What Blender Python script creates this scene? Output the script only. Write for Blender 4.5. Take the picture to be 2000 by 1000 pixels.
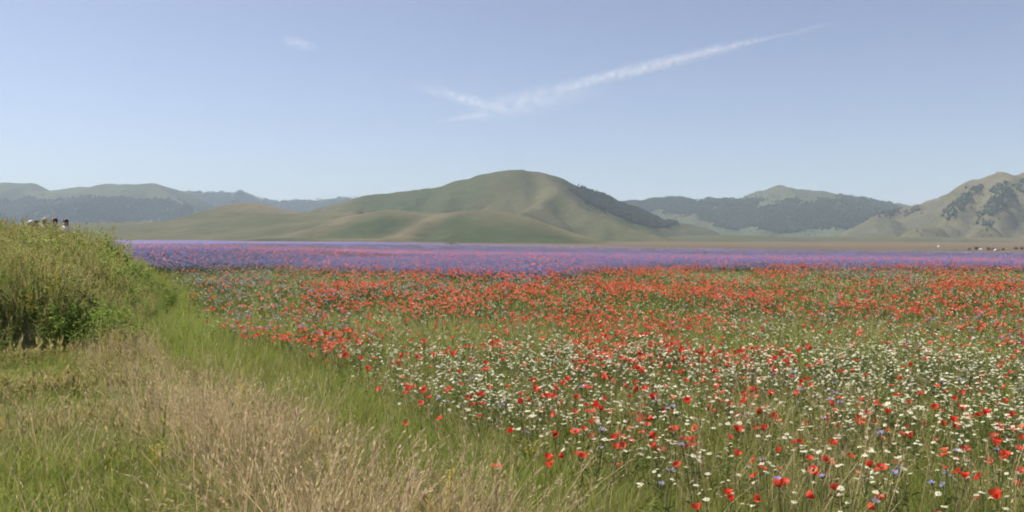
import bpy, math, random
import numpy as np
from mathutils import Vector, Matrix

# ------------------------------------------------------------------ scene, camera, sky, sun
S = bpy.context.scene
for o in list(S.objects):
    bpy.data.objects.remove(o)
COL = S.collection
R = math.radians

F = 2000 * 30.0 / 36.0          # focal length in pixels of the 2000 px wide photograph
CAM_H = 1.7
PITCH = math.atan2(40.0, F)     # horizon 40 px above the middle

cam = bpy.data.cameras.new('camera')
cam.lens = 30.0
cam.sensor_width = 36.0
cam.clip_start = 0.05
cam.clip_end = 300000.0
camo = bpy.data.objects.new('camera', cam)
camo.location = (0, 0, CAM_H)
camo.rotation_euler = (math.pi / 2 - PITCH, 0, 0)
COL.objects.link(camo)
S.camera = camo

SUN_AZ = R(70)                  # to the left of straight ahead
SUN_EL = R(56)
W = bpy.data.worlds.new('World')
S.world = W
W.use_nodes = True
wn = W.node_tree.nodes
bg = wn['Background']
sky = wn.new('ShaderNodeTexSky')
sky.sky_type = 'NISHITA'
sky.sun_disc = False
sky.sun_elevation = SUN_EL
sky.sun_rotation = -SUN_AZ
sky.altitude = 1300
sky.air_density = 1.0
sky.dust_density = 2.6
sky.ozone_density = 4.5
hs = wn.new('ShaderNodeHueSaturation')
hs.inputs['Saturation'].default_value = 0.74
hs.inputs['Hue'].default_value = 0.51
W.node_tree.links.new(sky.outputs[0], hs.inputs['Color'])
W.node_tree.links.new(hs.outputs[0], bg.inputs['Color'])
bg.inputs['Strength'].default_value = 0.070

sl = bpy.data.lights.new('sun', 'SUN')
sl.energy = 5.0
sl.angle = R(0.55)
sl.color = (1.0, 0.95, 0.87)
so = bpy.data.objects.new('sun', sl)
sd = Vector((-math.sin(SUN_AZ) * math.cos(SUN_EL), math.cos(SUN_AZ) * math.cos(SUN_EL), math.sin(SUN_EL)))
so.rotation_euler = sd.to_track_quat('Z', 'Y').to_euler()
so.location = (-20, 20, 60)
COL.objects.link(so)

S.view_settings.view_transform = 'Standard'
S.view_settings.look = 'None'
S.view_settings.exposure = 0.88
S.view_settings.gamma = 1.0
S.view_settings.use_curve_mapping = False
S.render.engine = 'CYCLES'
cy = S.cycles
cy.max_bounces = 6
cy.diffuse_bounces = 4
cy.glossy_bounces = 2
cy.transmission_bounces = 4
cy.use_adaptive_sampling = True
cy.adaptive_threshold = 0.04
cy.adaptive_min_samples = 12
cy.transparent_max_bounces = 8
cy.volume_bounces = 0
cy.filter_width = 1.9
cy.volume_step_rate = 1.0

# ------------------------------------------------------------------ small helpers
rng = np.random.default_rng(7)
random.seed(7)
cp, sp = math.cos(PITCH), math.sin(PITCH)


def project(x, y, z):
    """world -> pixel of the 2000 x 1000 photograph"""
    dz = z - CAM_H
    depth = y * cp - dz * sp
    up = y * sp + dz * cp
    return 1000 + F * x / depth, 500 - F * up / depth


def at_depth(px, py, Y):
    """pixel + distance ahead -> world point"""
    u = (px - 1000) / F
    v = (500 - py) / F
    dy = cp + v * sp
    dz = -sp + v * cp
    k = Y / dy
    return (u * k, Y, CAM_H + dz * k)


def at_height(px, py, z):
    u = (px - 1000) / F
    v = (500 - py) / F
    dy = cp + v * sp
    dz = -sp + v * cp
    k = (z - CAM_H) / dz
    return (u * k, dy * k, z)


def _hash(ix, iy, seed):
    h = (ix.astype(np.int64) * 374761393 + iy.astype(np.int64) * 668265263 + seed * 1442695041) & 0xffffffff
    h = ((h ^ (h >> 13)) * 1274126177) & 0xffffffff
    return ((h ^ (h >> 16)) & 0xffffff) / float(0xffffff)


def noise2(x, y, seed=0):
    x = np.asarray(x, float); y = np.asarray(y, float)
    ix = np.floor(x); iy = np.floor(y)
    fx = x - ix; fy = y - iy
    fx = fx * fx * fx * (fx * (fx * 6 - 15) + 10); fy = fy * fy * fy * (fy * (fy * 6 - 15) + 10)
    a = _hash(ix, iy, seed); b = _hash(ix + 1, iy, seed)
    c = _hash(ix, iy + 1, seed); d = _hash(ix + 1, iy + 1, seed)
    return (a + (b - a) * fx) * (1 - fy) + (c + (d - c) * fx) * fy


def fbm(x, y, oct=4, seed=0):
    s = 0; a = 0.5; t = 0
    for k in range(oct):
        s = s + a * noise2(np.asarray(x) * 2 ** k + 17.3 * k, np.asarray(y) * 2 ** k - 9.1 * k, seed + k)
        t += a; a *= 0.5
    return s / t


def sstep(a, b, x):
    t = np.clip((np.asarray(x, float) - a) / (b - a), 0, 1)
    return t * t * (3 - 2 * t)


def inpoly(px, py, poly):
    px = np.asarray(px); py = np.asarray(py)
    c = np.zeros(px.shape, bool)
    n = len(poly)
    for i in range(n):
        x0, y0 = poly[i]; x1, y1 = poly[(i + 1) % n]
        if y0 == y1:
            continue
        m = ((y0 > py) != (y1 > py)) & (px < (x1 - x0) * (py - y0) / (y1 - y0) + x0)
        c ^= m
    return c


def tag(o, label=None, category=None, group=None, kind=None):
    if label: o['label'] = label
    if category: o['category'] = category
    if group: o['group'] = group
    if kind: o['kind'] = kind
    return o


def link(o, parent=None):
    COL.objects.link(o)
    if parent is not None:
        o.parent = parent
    return o


def empty(name, loc=(0, 0, 0), rz=0.0, sc=1.0):
    o = bpy.data.objects.new(name, None)
    o.empty_display_size = 0.1
    o.location = loc
    o.rotation_euler = (0, 0, rz)
    o.scale = (sc, sc, sc)
    return link(o)


class MB:
    """collects vertices, faces and material slots of one mesh"""
    def __init__(self):
        self.v = []; self.f = []; self.m = []

    def add(self, vs, fs, mat=0):
        b = len(self.v)
        self.v.extend([tuple(p) for p in vs])
        for f in fs:
            self.f.append(tuple(b + i for i in f)); self.m.append(mat)

    def ribbon(self, pts, widths, side, mat=0):
        vs = []
        n = len(pts)
        for p, w in zip(pts, widths):
            vs.append((p[0] - side[0] * w / 2, p[1] - side[1] * w / 2, p[2] - side[2] * w / 2))
            vs.append((p[0] + side[0] * w / 2, p[1] + side[1] * w / 2, p[2] + side[2] * w / 2))
        self.add(vs, [(2 * i, 2 * i + 1, 2 * i + 3, 2 * i + 2) for i in range(n - 1)], mat)

    def tube(self, pts, radii, sides=5, mat=0, cap=True):
        vs = []; fs = []
        n = len(pts)
        for i, (p, r) in enumerate(zip(pts, radii)):
            a = Vector(pts[max(0, i - 1)]); b = Vector(pts[min(n - 1, i + 1)])
            d = (b - a).normalized()
            x = d.orthogonal().normalized() if abs(d.z) < 0.9 else Vector((1, 0, 0)).cross(d).normalized()
            y = d.cross(x)
            for k in range(sides):
                t = 2 * math.pi * k / sides
                q = Vector(p) + x * (math.cos(t) * r) + y * (math.sin(t) * r)
                vs.append(tuple(q))
        for i in range(n - 1):
            for k in range(sides):
                k2 = (k + 1) % sides
                fs.append((i * sides + k, i * sides + k2, (i + 1) * sides + k2, (i + 1) * sides + k))
        if cap:
            fs.append(tuple(range(sides - 1, -1, -1)))
            fs.append(tuple((n - 1) * sides + k for k in range(sides)))
        self.add(vs, fs, mat)

    def ellipsoid(self, c, r, rings=5, segs=8, mat=0, jit=0.0, rnd=None):
        vs = [(c[0], c[1], c[2] - r[2])]
        for i in range(1, rings):
            t = math.pi * i / rings - math.pi / 2
            for k in range(segs):
                p = 2 * math.pi * k / segs
                j = 1 + (rnd.uniform(-jit, jit) if rnd else 0)
                vs.append((c[0] + r[0] * math.cos(t) * math.cos(p) * j, c[1] + r[1] * math.cos(t) * math.sin(p) * j, c[2] + r[2] * math.sin(t) * j))
        vs.append((c[0], c[1], c[2] + r[2]))
        fs = []
        for k in range(segs):
            fs.append((0, 1 + (k + 1) % segs, 1 + k))
            for i in range(rings - 2):
                a = 1 + i * segs
                fs.append((a + k, a + (k + 1) % segs, a + segs + (k + 1) % segs, a + segs + k))
            a = 1 + (rings - 2) * segs
            fs.append((a + k, a + (k + 1) % segs, len(vs) - 1))
        self.add(vs, fs, mat)

    def box(self, c, s, mat=0, taper=(1, 1)):
        x, y, z = c; a, b, h = s[0] / 2, s[1] / 2, s[2] / 2
        vs = []
        for dz, tx, ty in ((-h, 1, 1), (h, taper[0], taper[1])):
            vs += [(x - a * tx, y - b * ty, z + dz), (x + a * tx, y - b * ty, z + dz), (x + a * tx, y + b * ty, z + dz), (x - a * tx, y + b * ty, z + dz)]
        self.add(vs, [(3, 2, 1, 0), (4, 5, 6, 7), (0, 1, 5, 4), (1, 2, 6, 5), (2, 3, 7, 6), (3, 0, 4, 7)], mat)

    def mesh(self, name, mats, smooth=False):
        me = bpy.data.meshes.new(name)
        me.from_pydata(self.v, [], self.f)
        for m in (mats if isinstance(mats, (list, tuple)) else [mats]):
            me.materials.append(m)
        me.polygons.foreach_set('material_index', self.m)
        if smooth:
            me.polygons.foreach_set('use_smooth', [True] * len(self.f))
        me.update()
        return me

    def obj(self, name, mats, parent=None, smooth=False):
        return link(bpy.data.objects.new(name, self.mesh(name, mats, smooth)), parent)


# ------------------------------------------------------------------ materials
def new_mat(name):
    m = bpy.data.materials.new(name)
    m.use_nodes = True
    nt = m.node_tree
    nt.nodes.clear()
    out = nt.nodes.new('ShaderNodeOutputMaterial')
    return m, nt, out


def N(nt, typ, **kw):
    n = nt.nodes.new(typ)
    for k, v in kw.items():
        setattr(n, k, v)
    return n


def mixrgb(nt, fac, a, b, mode='MIX'):
    n = N(nt, 'ShaderNodeMix', data_type='RGBA', blend_type=mode)
    for sock, val in ((n.inputs[0], fac), (n.inputs[6], a), (n.inputs[7], b)):
        if hasattr(val, 'links') or isinstance(val, bpy.types.NodeSocket):
            nt.links.new(val, sock)
        elif isinstance(val, tuple):
            sock.default_value = (*val, 1) if len(val) == 3 else val
        else:
            sock.default_value = val
    return n.outputs[2]


def math_node(nt, op, a, b=0.0, clamp=False):
    n = N(nt, 'ShaderNodeMath', operation=op, use_clamp=clamp)
    for sock, val in ((n.inputs[0], a), (n.inputs[1], b)):
        if isinstance(val, bpy.types.NodeSocket):
            nt.links.new(val, sock)
        else:
            sock.default_value = val
    return n.outputs[0]


def leaf_material(name, a, b, transl=0.35, c=None, rough=0.6, spec=0.25, tip=None):
    """plant tissue: two to three colours picked at random for each plant, partly lit through"""
    m, nt, out = new_mat(name)
    info = N(nt, 'ShaderNodeObjectInfo')
    col = mixrgb(nt, info.outputs['Random'], a, b)
    geo = N(nt, 'ShaderNodeNewGeometry')
    isl = math_node(nt, 'MULTIPLY', geo.outputs['Random Per Island'], 0.75)
    if c is not None:
        pw = math_node(nt, 'POWER', isl, 1.5)
        col = mixrgb(nt, pw, col, c)
    v = math_node(nt, 'MULTIPLY_ADD', isl, 0.55)
    v.node.inputs[2].default_value = 0.78
    hsv = N(nt, 'ShaderNodeHueSaturation')
    nt.links.new(v, hsv.inputs['Value'])
    nt.links.new(col, hsv.inputs['Color'])
    pr = N(nt, 'ShaderNodeBsdfPrincipled')
    pr.inputs['Roughness'].default_value = rough
    pr.inputs['Specular IOR Level'].default_value = spec
    tr = N(nt, 'ShaderNodeBsdfTranslucent')
    nt.links.new(hsv.outputs[0], pr.inputs['Base Color'])
    nt.links.new(hsv.outputs[0], tr.inputs['Color'])
    mx = N(nt, 'ShaderNodeMixShader')
    mx.inputs[0].default_value = transl
    nt.links.new(pr.outputs[0], mx.inputs[1])
    nt.links.new(tr.outputs[0], mx.inputs[2])
    nt.links.new(mx.outputs[0], out.inputs['Surface'])
    return m


def plain_material(name, col, rough=0.6, spec=0.3, vary=0.15, scale=8.0, metallic=0.0):
    m, nt, out = new_mat(name)
    tc = N(nt, 'ShaderNodeTexCoord')
    nz = N(nt, 'ShaderNodeTexNoise')
    nz.inputs['Scale'].default_value = scale
    nz.inputs['Detail'].default_value = 4
    nt.links.new(tc.outputs['Object'], nz.inputs['Vector'])
    dark = tuple(c * (1 - vary) for c in col); light = tuple(min(1, c * (1 + vary)) for c in col)
    c = mixrgb(nt, nz.outputs['Fac'], dark, light)
    pr = N(nt, 'ShaderNodeBsdfPrincipled')
    pr.inputs['Roughness'].default_value = rough
    pr.inputs['Specular IOR Level'].default_value = spec
    pr.inputs['Metallic'].default_value = metallic
    nt.links.new(c, pr.inputs['Base Color'])
    nt.links.new(pr.outputs[0], out.inputs['Surface'])
    return m


def cover_material(name, fine=(), bump=0.0, bump_scale=0.2):
    """land seen as one sheet: colour of what grows there (attribute) broken up by noise at several sizes"""
    m, nt, out = new_mat(name)
    at = N(nt, 'ShaderNodeAttribute', attribute_name='cover')
    geo = N(nt, 'ShaderNodeNewGeometry')
    col = at.outputs['Color']
    val = None
    for scale, amp, stretch in fine:
        mp = N(nt, 'ShaderNodeMapping')
        mp.inputs['Scale'].default_value = (scale * stretch, scale, scale)
        nt.links.new(geo.outputs['Position'], mp.inputs['Vector'])
        nz = N(nt, 'ShaderNodeTexNoise')
        nz.inputs['Scale'].default_value = 1.0
        nz.inputs['Detail'].default_value = 5
        nz.inputs['Roughness'].default_value = 0.65
        nt.links.new(mp.outputs[0], nz.inputs['Vector'])
        a = math_node(nt, 'SUBTRACT', nz.outputs['Fac'], 0.5)
        a = math_node(nt, 'MULTIPLY', a, amp)
        val = a if val is None else math_node(nt, 'ADD', val, a)
    val = math_node(nt, 'ADD', val, 1.0)
    hsv = N(nt, 'ShaderNodeHueSaturation')
    nt.links.new(val, hsv.inputs['Value'])
    nt.links.new(col, hsv.inputs['Color'])
    pr = N(nt, 'ShaderNodeBsdfPrincipled')
    pr.inputs['Roughness'].default_value = 0.95
    pr.inputs['Specular IOR Level'].default_value = 0.05
    nt.links.new(hsv.outputs[0], pr.inputs['Base Color'])
    if bump:
        nz = N(nt, 'ShaderNodeTexNoise')
        nz.inputs['Scale'].default_value = bump_scale
        nz.inputs['Detail'].default_value = 6
        nt.links.new(geo.outputs['Position'], nz.inputs['Vector'])
        bp = N(nt, 'ShaderNodeBump')
        bp.inputs['Distance'].default_value = bump
        nt.links.new(nz.outputs['Fac'], bp.inputs['Height'])
        nt.links.new(bp.outputs[0], pr.inputs['Normal'])
    nt.links.new(pr.outputs[0], out.inputs['Surface'])
    return m


# ------------------------------------------------------------------ the lie of the land
def ground_base(x, y):
    """level meadow near the camera, falling gently to the wide plain"""
    x = np.asarray(x, float); y = np.asarray(y, float)
    s = x / np.maximum(np.abs(y), 30.0)
    depth = 7.0 + 5.0 * sstep(-0.35, 0.35, s)
    r = np.maximum(np.hypot(x, y) - 34.0, 0.0)
    z = -depth * (1 - np.exp(-r / 450.0)) * sstep(0, 30, r)
    # the land keeps a little height to the left, where the walkers stand
    z = z + 0.65 * sstep(-9, -17, x) * sstep(9, 20, y) * (1 - sstep(60, 110, y))
    # long swells of the plain
    rr = np.hypot(x, y)
    z = z + 1.6 * (fbm(x / 420, y / 420, 3, 31) - 0.5) * sstep(120, 700, rr)
    return z


def bank_height(x, y):
    """earth bank on the left, with a steep front"""
    x = np.asarray(x, float); y = np.asarray(y, float)
    edge = -5.05 - (y - 11.5) * 0.34 + 0.5 * (noise2(y * 0.5, x * 0.1, 5) - 0.5)      # right hand limit of the bank
    front = 11.6 + 0.35 * (noise2(x * 0.8, 3.0, 8) - 0.5) - 0.06 * (x + 6)
    k = sstep(-0.2, 2.6, edge - x) * sstep(-0.1, 0.9, y - front) * (1 - sstep(22, 30, y))
    return 0.87 * k * (0.9 + 0.25 * noise2(x * 0.7, y * 0.7, 3)) * (1 - 0.12 * sstep(-8.5, -11.5, x))


def ground_z(x, y):
    x = np.asarray(x, float); y = np.asarray(y, float)
    z = ground_base(x, y) + bank_height(x, y)
    r = np.hypot(x, y)
    z = z + 0.10 * (fbm(x * 0.45, y * 0.45, 3, 2) - 0.5) * (1 - sstep(40, 90, r))
    return z


# boundaries read from the photograph, as functions of the picture row (taken at knee height)
FL_Y = [500, 525, 560, 600, 640, 660, 700, 740, 780, 820, 860, 900, 950, 1000, 1200]
FL_X = [250, 300, 350, 382, 415, 470, 590, 680, 770, 890, 980, 1080, 1220, 1320, 1700]
DR_Y = [500, 560, 600, 640, 700, 760, 800, 830, 880, 920, 960, 1000, 1200]
DR_X = [230, 245, 268, 318, 408, 510, 620, 690, 770, 840, 890, 930, 1250]
FAR_X = [-3000, 230, 700, 1000, 1300, 2000, 5000]       # far edge of the blue field
FAR_Y = [466.5, 467.5, 472, 478, 484, 492, 500]
NEAR_X = [-3000, 290, 500, 700, 900, 1000, 1080, 1150, 1300, 1500, 2000, 5000]   # where the mixed field stops
NEAR_Y = [518, 520, 521, 526, 533, 538, 538, 527, 522, 521, 523, 525]


def zones(x, y):
    """signed distances in picture pixels: right of the flower edge, right of the dry grass edge; picture row, column"""
    px, py = project(x, np.maximum(y, 0.5), 0.36 + ground_base(x, y))
    w = 95 * (fbm(x * 0.7, y * 0.7, 4, 77) - 0.5) * np.clip(14 / np.maximum(y, 4), 0.3, 2.2)
    fl = px - np.interp(py, FL_Y, FL_X) + w
    dr = px - np.interp(py, DR_Y, DR_X) + w * 1.3
    return fl, dr, px, py


def field_edges(px, py):
    return py - np.interp(px, FAR_X, FAR_Y), np.interp(px, NEAR_X, NEAR_Y) - py


# ground sheet: rings round the camera
ang = np.concatenate([np.linspace(-46, 46, 640), np.linspace(48, 312, 90)])
rad = np.concatenate([[0.0], np.geomspace(1.2, 9000, 330)])
A, RR = np.meshgrid(np.radians(ang), rad)
GX = np.sin(A) * RR; GY = np.cos(A) * RR
GZ = ground_z(GX, GY)
gpx, gpy = project(GX, np.maximum(GY, 0.5), GZ + 0.4)
front_side = GY > 1.0
efar, enear = field_edges(gpx, gpy + 1.2 * (fbm(GX / 60, GY / 60, 3, 9) - 0.5))
in_blue = (efar > 0) & (enear > 0) & front_side & (RR > 26) & (bank_height(GX, GY) < 0.02)
ni, nj = A.shape
cov = np.zeros((ni, nj, 3))
n1 = fbm(GX * 0.8, GY * 0.8, 4, 40)[..., None]
cov[:] = np.array([0.10, 0.11, 0.04]) * (1 - n1) + np.array([0.17, 0.15, 0.07]) * n1       # soil and litter under the meadow
# far plain: hay meadows, green pasture, stubble
far = sstep(60, 160, RR)[..., None]
n2 = fbm(GX / 260, GY / 90, 4, 50)[..., None]
n3 = sstep(0.42, 0.62, fbm(GX / 700, GY / 160, 3, 51))[..., None]
plain = np.array([0.098, 0.073, 0.050]) * (1 - n2) + np.array([0.072, 0.070, 0.037]) * n2
plain = plain * (1 - 0.55 * n3) + np.array([0.128, 0.088, 0.060]) * 0.55 * n3
cov = cov * (1 - far) + plain * far
# blue field: cornflowers with bands of poppies
sr = sstep(0.50, 0.66, fbm(gpx / 260, gpy / 7.0, 3, 60))
redband = np.exp(-((gpy - (489 + (gpx - 500) * 0.012)) / 6.5) ** 2) * (1 - sstep(650, 950, gpx)) * 0.75
redband += np.exp(-((gpy - (497 + (gpx - 650) * 0.012)) / 4.5) ** 2) * sstep(450, 650, gpx) * (1 - sstep(880, 1120, gpx)) * 0.9
redband += 0.16 * sr
redband = np.clip(redband * (0.55 + 0.9 * fbm(gpx / 30, gpy / 2.5, 3, 61)), 0, 1)[..., None]
bl = sstep(0.3, 0.7, fbm(gpx / 180, gpy / 9, 3, 62))[..., None]
blue = np.array([0.115, 0.10, 0.215]) * bl + np.array([0.145, 0.105, 0.185]) * (1 - bl)
blue = blue * (1 - 0.6 * redband) + np.array([0.26, 0.075, 0.085]) * 0.6 * redband
bm_ = in_blue[..., None]
cov = np.where(bm_, blue, cov)
# trodden earth edge between crops, front slope of bank
gv = np.stack([GX, GY, GZ], -1).reshape(-1, 3)
idx = np.arange(ni * nj).reshape(ni, nj)
a = idx[:-1, :]; b = np.roll(idx, -1, 1)[:-1, :]; c_ = np.roll(idx, -1, 1)[1:, :]; d = idx[1:, :]
gf = np.stack([a, d, c_, b], -1).reshape(-1, 4)


def np_mesh(name, v, f, mat, smooth=True, cover=None):
    me = bpy.data.meshes.new(name)
    me.vertices.add(len(v)); me.vertices.foreach_set('co', np.ascontiguousarray(v, np.float32).ravel())
    me.loops.add(f.size); me.loops.foreach_set('vertex_index', np.ascontiguousarray(f, np.int32).ravel())
    k = f.shape[1]
    me.polygons.add(len(f)); me.polygons.foreach_set('loop_start', np.arange(0, f.size, k, dtype=np.int32))
    me.polygons.foreach_set('use_smooth', [smooth] * len(f))
    if cover is not None:
        at = me.attributes.new('cover', 'FLOAT_COLOR', 'POINT')
        cc = np.ones((len(v), 4), np.float32); cc[:, :3] = cover.reshape(-1, 3)
        at.data.foreach_set('color', cc.ravel())
    me.materials.append(mat)
    me.update(calc_edges=True)
    return me


ground_mat = cover_material('meadow_and_plain', ((0.02, 0.5, 0.35), (0.25, 0.5, 0.5), (3.0, 0.6, 1.0)))
# the innermost ring is a single point: make it triangles
gme = np_mesh('ground', gv, gf, ground_mat, True, cov)
tag(link(bpy.data.objects.new('ground', gme)), 'flat flower meadow and wide hay plain', kind='structure')

# ------------------------------------------------------------------ hills
hill_mat = cover_material('hill_pasture', ((0.004, 0.4, 1.0), (0.02, 0.7, 1.0), (0.09, 0.6, 1.0)), bump=6.0, bump_scale=0.03)
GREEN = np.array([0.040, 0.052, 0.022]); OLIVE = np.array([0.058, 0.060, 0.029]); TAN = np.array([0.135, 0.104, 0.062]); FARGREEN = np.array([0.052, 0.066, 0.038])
HILLS = {}


def hill(name, ridges, x_range, y_range, step, base_col, tan_amt, seed, gully=0.10, label=None, gully_scale=160.0, rugged=0.0):
    """ridges: list of (points [(px, py, distance)], half width near, half width far, tan crest)"""
    xs = np.arange(x_range[0], x_range[1] + step, step); ys = np.arange(y_range[0], y_range[1] + step, step)
    X, Y = np.meshgrid(xs, ys)
    B = ground_base(X, Y)
    acc = np.zeros_like(X); tanm = np.zeros_like(X); wsum = np.zeros_like(X)
    P = 22.0
    for pts, wn_, wf_, crest in ridges:
        p3 = np.array([at_depth(*q) for q in pts])
        hr = np.max(p3[:, 2] - ground_base(p3[:, 0], p3[:, 1]))
        best = np.zeros_like(X); bd = np.full_like(X, 1e9)
        if pts is ridges[0][0]:
            # the main crest runs across the view: its height and distance are functions of x
            o_ = np.argsort(p3[:, 0]); hx = p3[o_, 2] - ground_base(p3[o_, 0], p3[o_, 1])
            h = np.interp(X, p3[o_, 0], hx, left=0, right=0)
            h = h * (1 + rugged * (fbm(X / 45, X * 0 + 3, 4, seed + 41) - 0.5) + rugged * 1.5 * (fbm(X / 160, X * 0 + 7, 3, seed + 42) - 0.5))
            yr = np.interp(X, p3[o_, 0], p3[o_, 1]) + 90 * (fbm(X / 260, X * 0, 3, seed + 43) - 0.5)
            oy = Y - yr
            w = np.where(oy < 0, wn_, wf_) * (0.85 + 0.4 * fbm(X / 500, Y / 500, 3, seed + 3)) * np.clip(h / hr, 0.10, 1) ** 0.75
            q = np.sqrt((np.abs(oy) / w) ** 2 + 0.0016) - 0.04
            best = np.where(q < 1, h * (1 - np.minimum(q, 1)) ** 1.55 * (1 + 0.55 * q), 0)
            bd = np.abs(oy)
            p3 = p3[:1]
        for i in range(len(p3) - 1):
            a0, a1 = p3[i], p3[i + 1]
            dx, dy = a1[0] - a0[0], a1[1] - a0[1]
            L2 = dx * dx + dy * dy
            t = np.clip(((X - a0[0]) * dx + (Y - a0[1]) * dy) / L2, 0, 1)
            qx = a0[0] + t * dx; qy = a0[1] + t * dy; qz = a0[2] + t * (a1[2] - a0[2])
            ox = X - qx; oy = Y - qy
            dd = np.hypot(ox, oy)
            near = np.clip(0.5 - 0.5 * oy / np.maximum(dd, 1e-6), 0, 1)
            w = wf_ + (wn_ - wf_) * near
            w = w * (0.85 + 0.4 * fbm(X / 500, Y / 500, 3, seed + 3))
            h = np.maximum(qz - ground_base(qx, qy), 0)
            w = w * np.clip(h / hr, 0.10, 1) ** 0.75
            q = np.sqrt((dd / w) ** 2 + 0.0049) - 0.07
            g = np.where(q < 1, (1 - q) ** 1.55 * (1 + 0.55 * q), 0)
            hh = h * g
            best = np.maximum(best, hh)
            bd = np.minimum(bd, dd)
        acc = acc + best ** P
        if crest > 0:
            tanm = np.maximum(tanm, crest * np.exp(-(bd / (0.20 * wn_)) ** 2))
    H = acc ** (1 / P)
    hmax = H.max()
    # gullies cut the flanks, not the crests
    gl = 1 - np.abs(2 * fbm(X / gully_scale, Y / (gully_scale * 2.0), 4, seed + 11) - 1)
    mid = np.clip(H / hmax, 0, 1)
    cut = gully * hmax * np.sqrt(mid) * (1 - mid) * 1.2
    H2 = H - cut * gl ** 2.0
    H2 = H2 + 0.012 * hmax * (fbm(X / 55, Y / 55, 3, seed + 21) - 0.5) * sstep(0, 0.1, mid)
    Z = B + H2 - 2.0 * (H < 0.4)
    n = fbm(X / 300, Y / 300, 4, seed + 31)
    n_f = fbm(X / 60, Y / 60, 4, seed + 32)
    t = np.clip(tan_amt * 1.6 * sstep(0.35, 0.75, 0.6 * n + 0.4 * n_f) + tanm * (0.65 + 0.6 * (n_f - 0.5)), 0, 1)[..., None]
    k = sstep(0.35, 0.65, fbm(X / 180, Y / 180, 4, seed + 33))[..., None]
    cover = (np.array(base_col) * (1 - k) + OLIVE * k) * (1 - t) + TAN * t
    ny, nx = X.shape
    idx = np.arange(nx * ny).reshape(ny, nx)
    f = np.stack([idx[:-1, :-1], idx[:-1, 1:], idx[1:, 1:], idx[1:, :-1]], -1).reshape(-1, 4)
    keep = (H > 0.0)
    kf = (keep[:-1, :-1] | keep[:-1, 1:] | keep[1:, 1:] | keep[1:, :-1]).ravel()
    f = f[kf]
    v = np.stack([X, Y, Z], -1).reshape(-1, 3)
    used = np.unique(f); rem = np.full(len(v), -1); rem[used] = np.arange(len(used))
    me = np_mesh(name, v[used], rem[f], hill_mat, True, cover.reshape(-1, 3)[used])
    o = link(bpy.data.objects.new(name, me))
    tag(o, label, kind='structure')
    HILLS[name] = (xs, ys, Z, H, label)
    return o


# main hill in the middle
hill('middle_hill', [
    ([(560, 428, 2350), (640, 407, 2350), (662, 393, 2350), (700, 383, 2350), (780, 371, 2350), (850, 362, 2350), (900, 351, 2320), (935, 340, 2300), (970, 334, 2300), (1020, 331, 2300),
      (1050, 339, 2320), (1090, 347, 2350), (1130, 362, 2400), (1180, 378, 2450), (1230, 398, 2500), (1300, 425, 2550), (1400, 450, 2550), (1490, 468, 2550)], 620, 800, 0.0),
    ([(1050, 339, 2320), (1075, 355, 2200), (1085, 374, 2060), (1050, 394, 1900), (1015, 408, 1800)], 300, 300, 0.45),
    ([(1085, 374, 2060), (1130, 398, 1950), (1200, 430, 1850), (1270, 455, 1780), (1330, 470, 1700)], 260, 300, 0.35),
    ([(900, 351, 2320), (880, 385, 2120), (850, 408, 1950)], 320, 320, 0.15),
    ([(662, 393, 2350), (690, 405, 2150), (740, 412, 1980)], 300, 300, 0.3),
], (-900, 1050), (1200, 3300), 9, GREEN, 0.08, 100, gully=0.20, gully_scale=130, rugged=0.02, label='long green hill with a rounded top in the middle of the view')
# foothill in front of it
hill('front_foothill', [
    ([(640, 430, 1640), (700, 419, 1620), (760, 409, 1600), (800, 412, 1590), (850, 418, 1560), (900, 411, 1520), (940, 410, 1500), (1000, 415, 1480), (1040, 423, 1450), (1100, 446, 1380), (1170, 468, 1280), (1220, 478, 1200)], 300, 380, 0.6),
    ([(860, 417, 1550), (825, 436, 1440), (785, 455, 1330), (740, 468, 1250)], 140, 170, 0.85),
    ([(700, 419, 1620), (640, 440, 1520), (560, 458, 1420), (500, 467, 1350)], 190, 200, 0.55),
], (-800, 420), (1000, 2100), 7, GREEN * 0.92, 0.08, 200, gully=0.12, gully_scale=110, label='low green foothill with a tan crest before the middle hill')
# low foreland on the left with its tan cone
hill('left_foreland', [
    ([(-700, 440, 2100), (-200, 436, 2000), (40, 435, 1950), (150, 432, 1920), (250, 431, 1900), (330, 430, 1880), (420, 424, 1850), (520, 418, 1820), (640, 415, 1800), (720, 413, 1800)], 420, 500, 0.35),
    ([(400, 422, 2150), (440, 406, 2150), (470, 396, 2150), (500, 397, 2150), (545, 408, 2150), (620, 416, 2150)], 330, 300, 0.75),
    ([(460, 468, 1250), (520, 464, 1260), (570, 458, 1270), (620, 463, 1290), (760, 464, 1300)], 90, 100, 1.0),
], (-2700, 150), (1050, 2700), 11, GREEN, 0.24, 300, gully=0.10, label='low olive foreland with a tan cone left of the middle hill')
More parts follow.
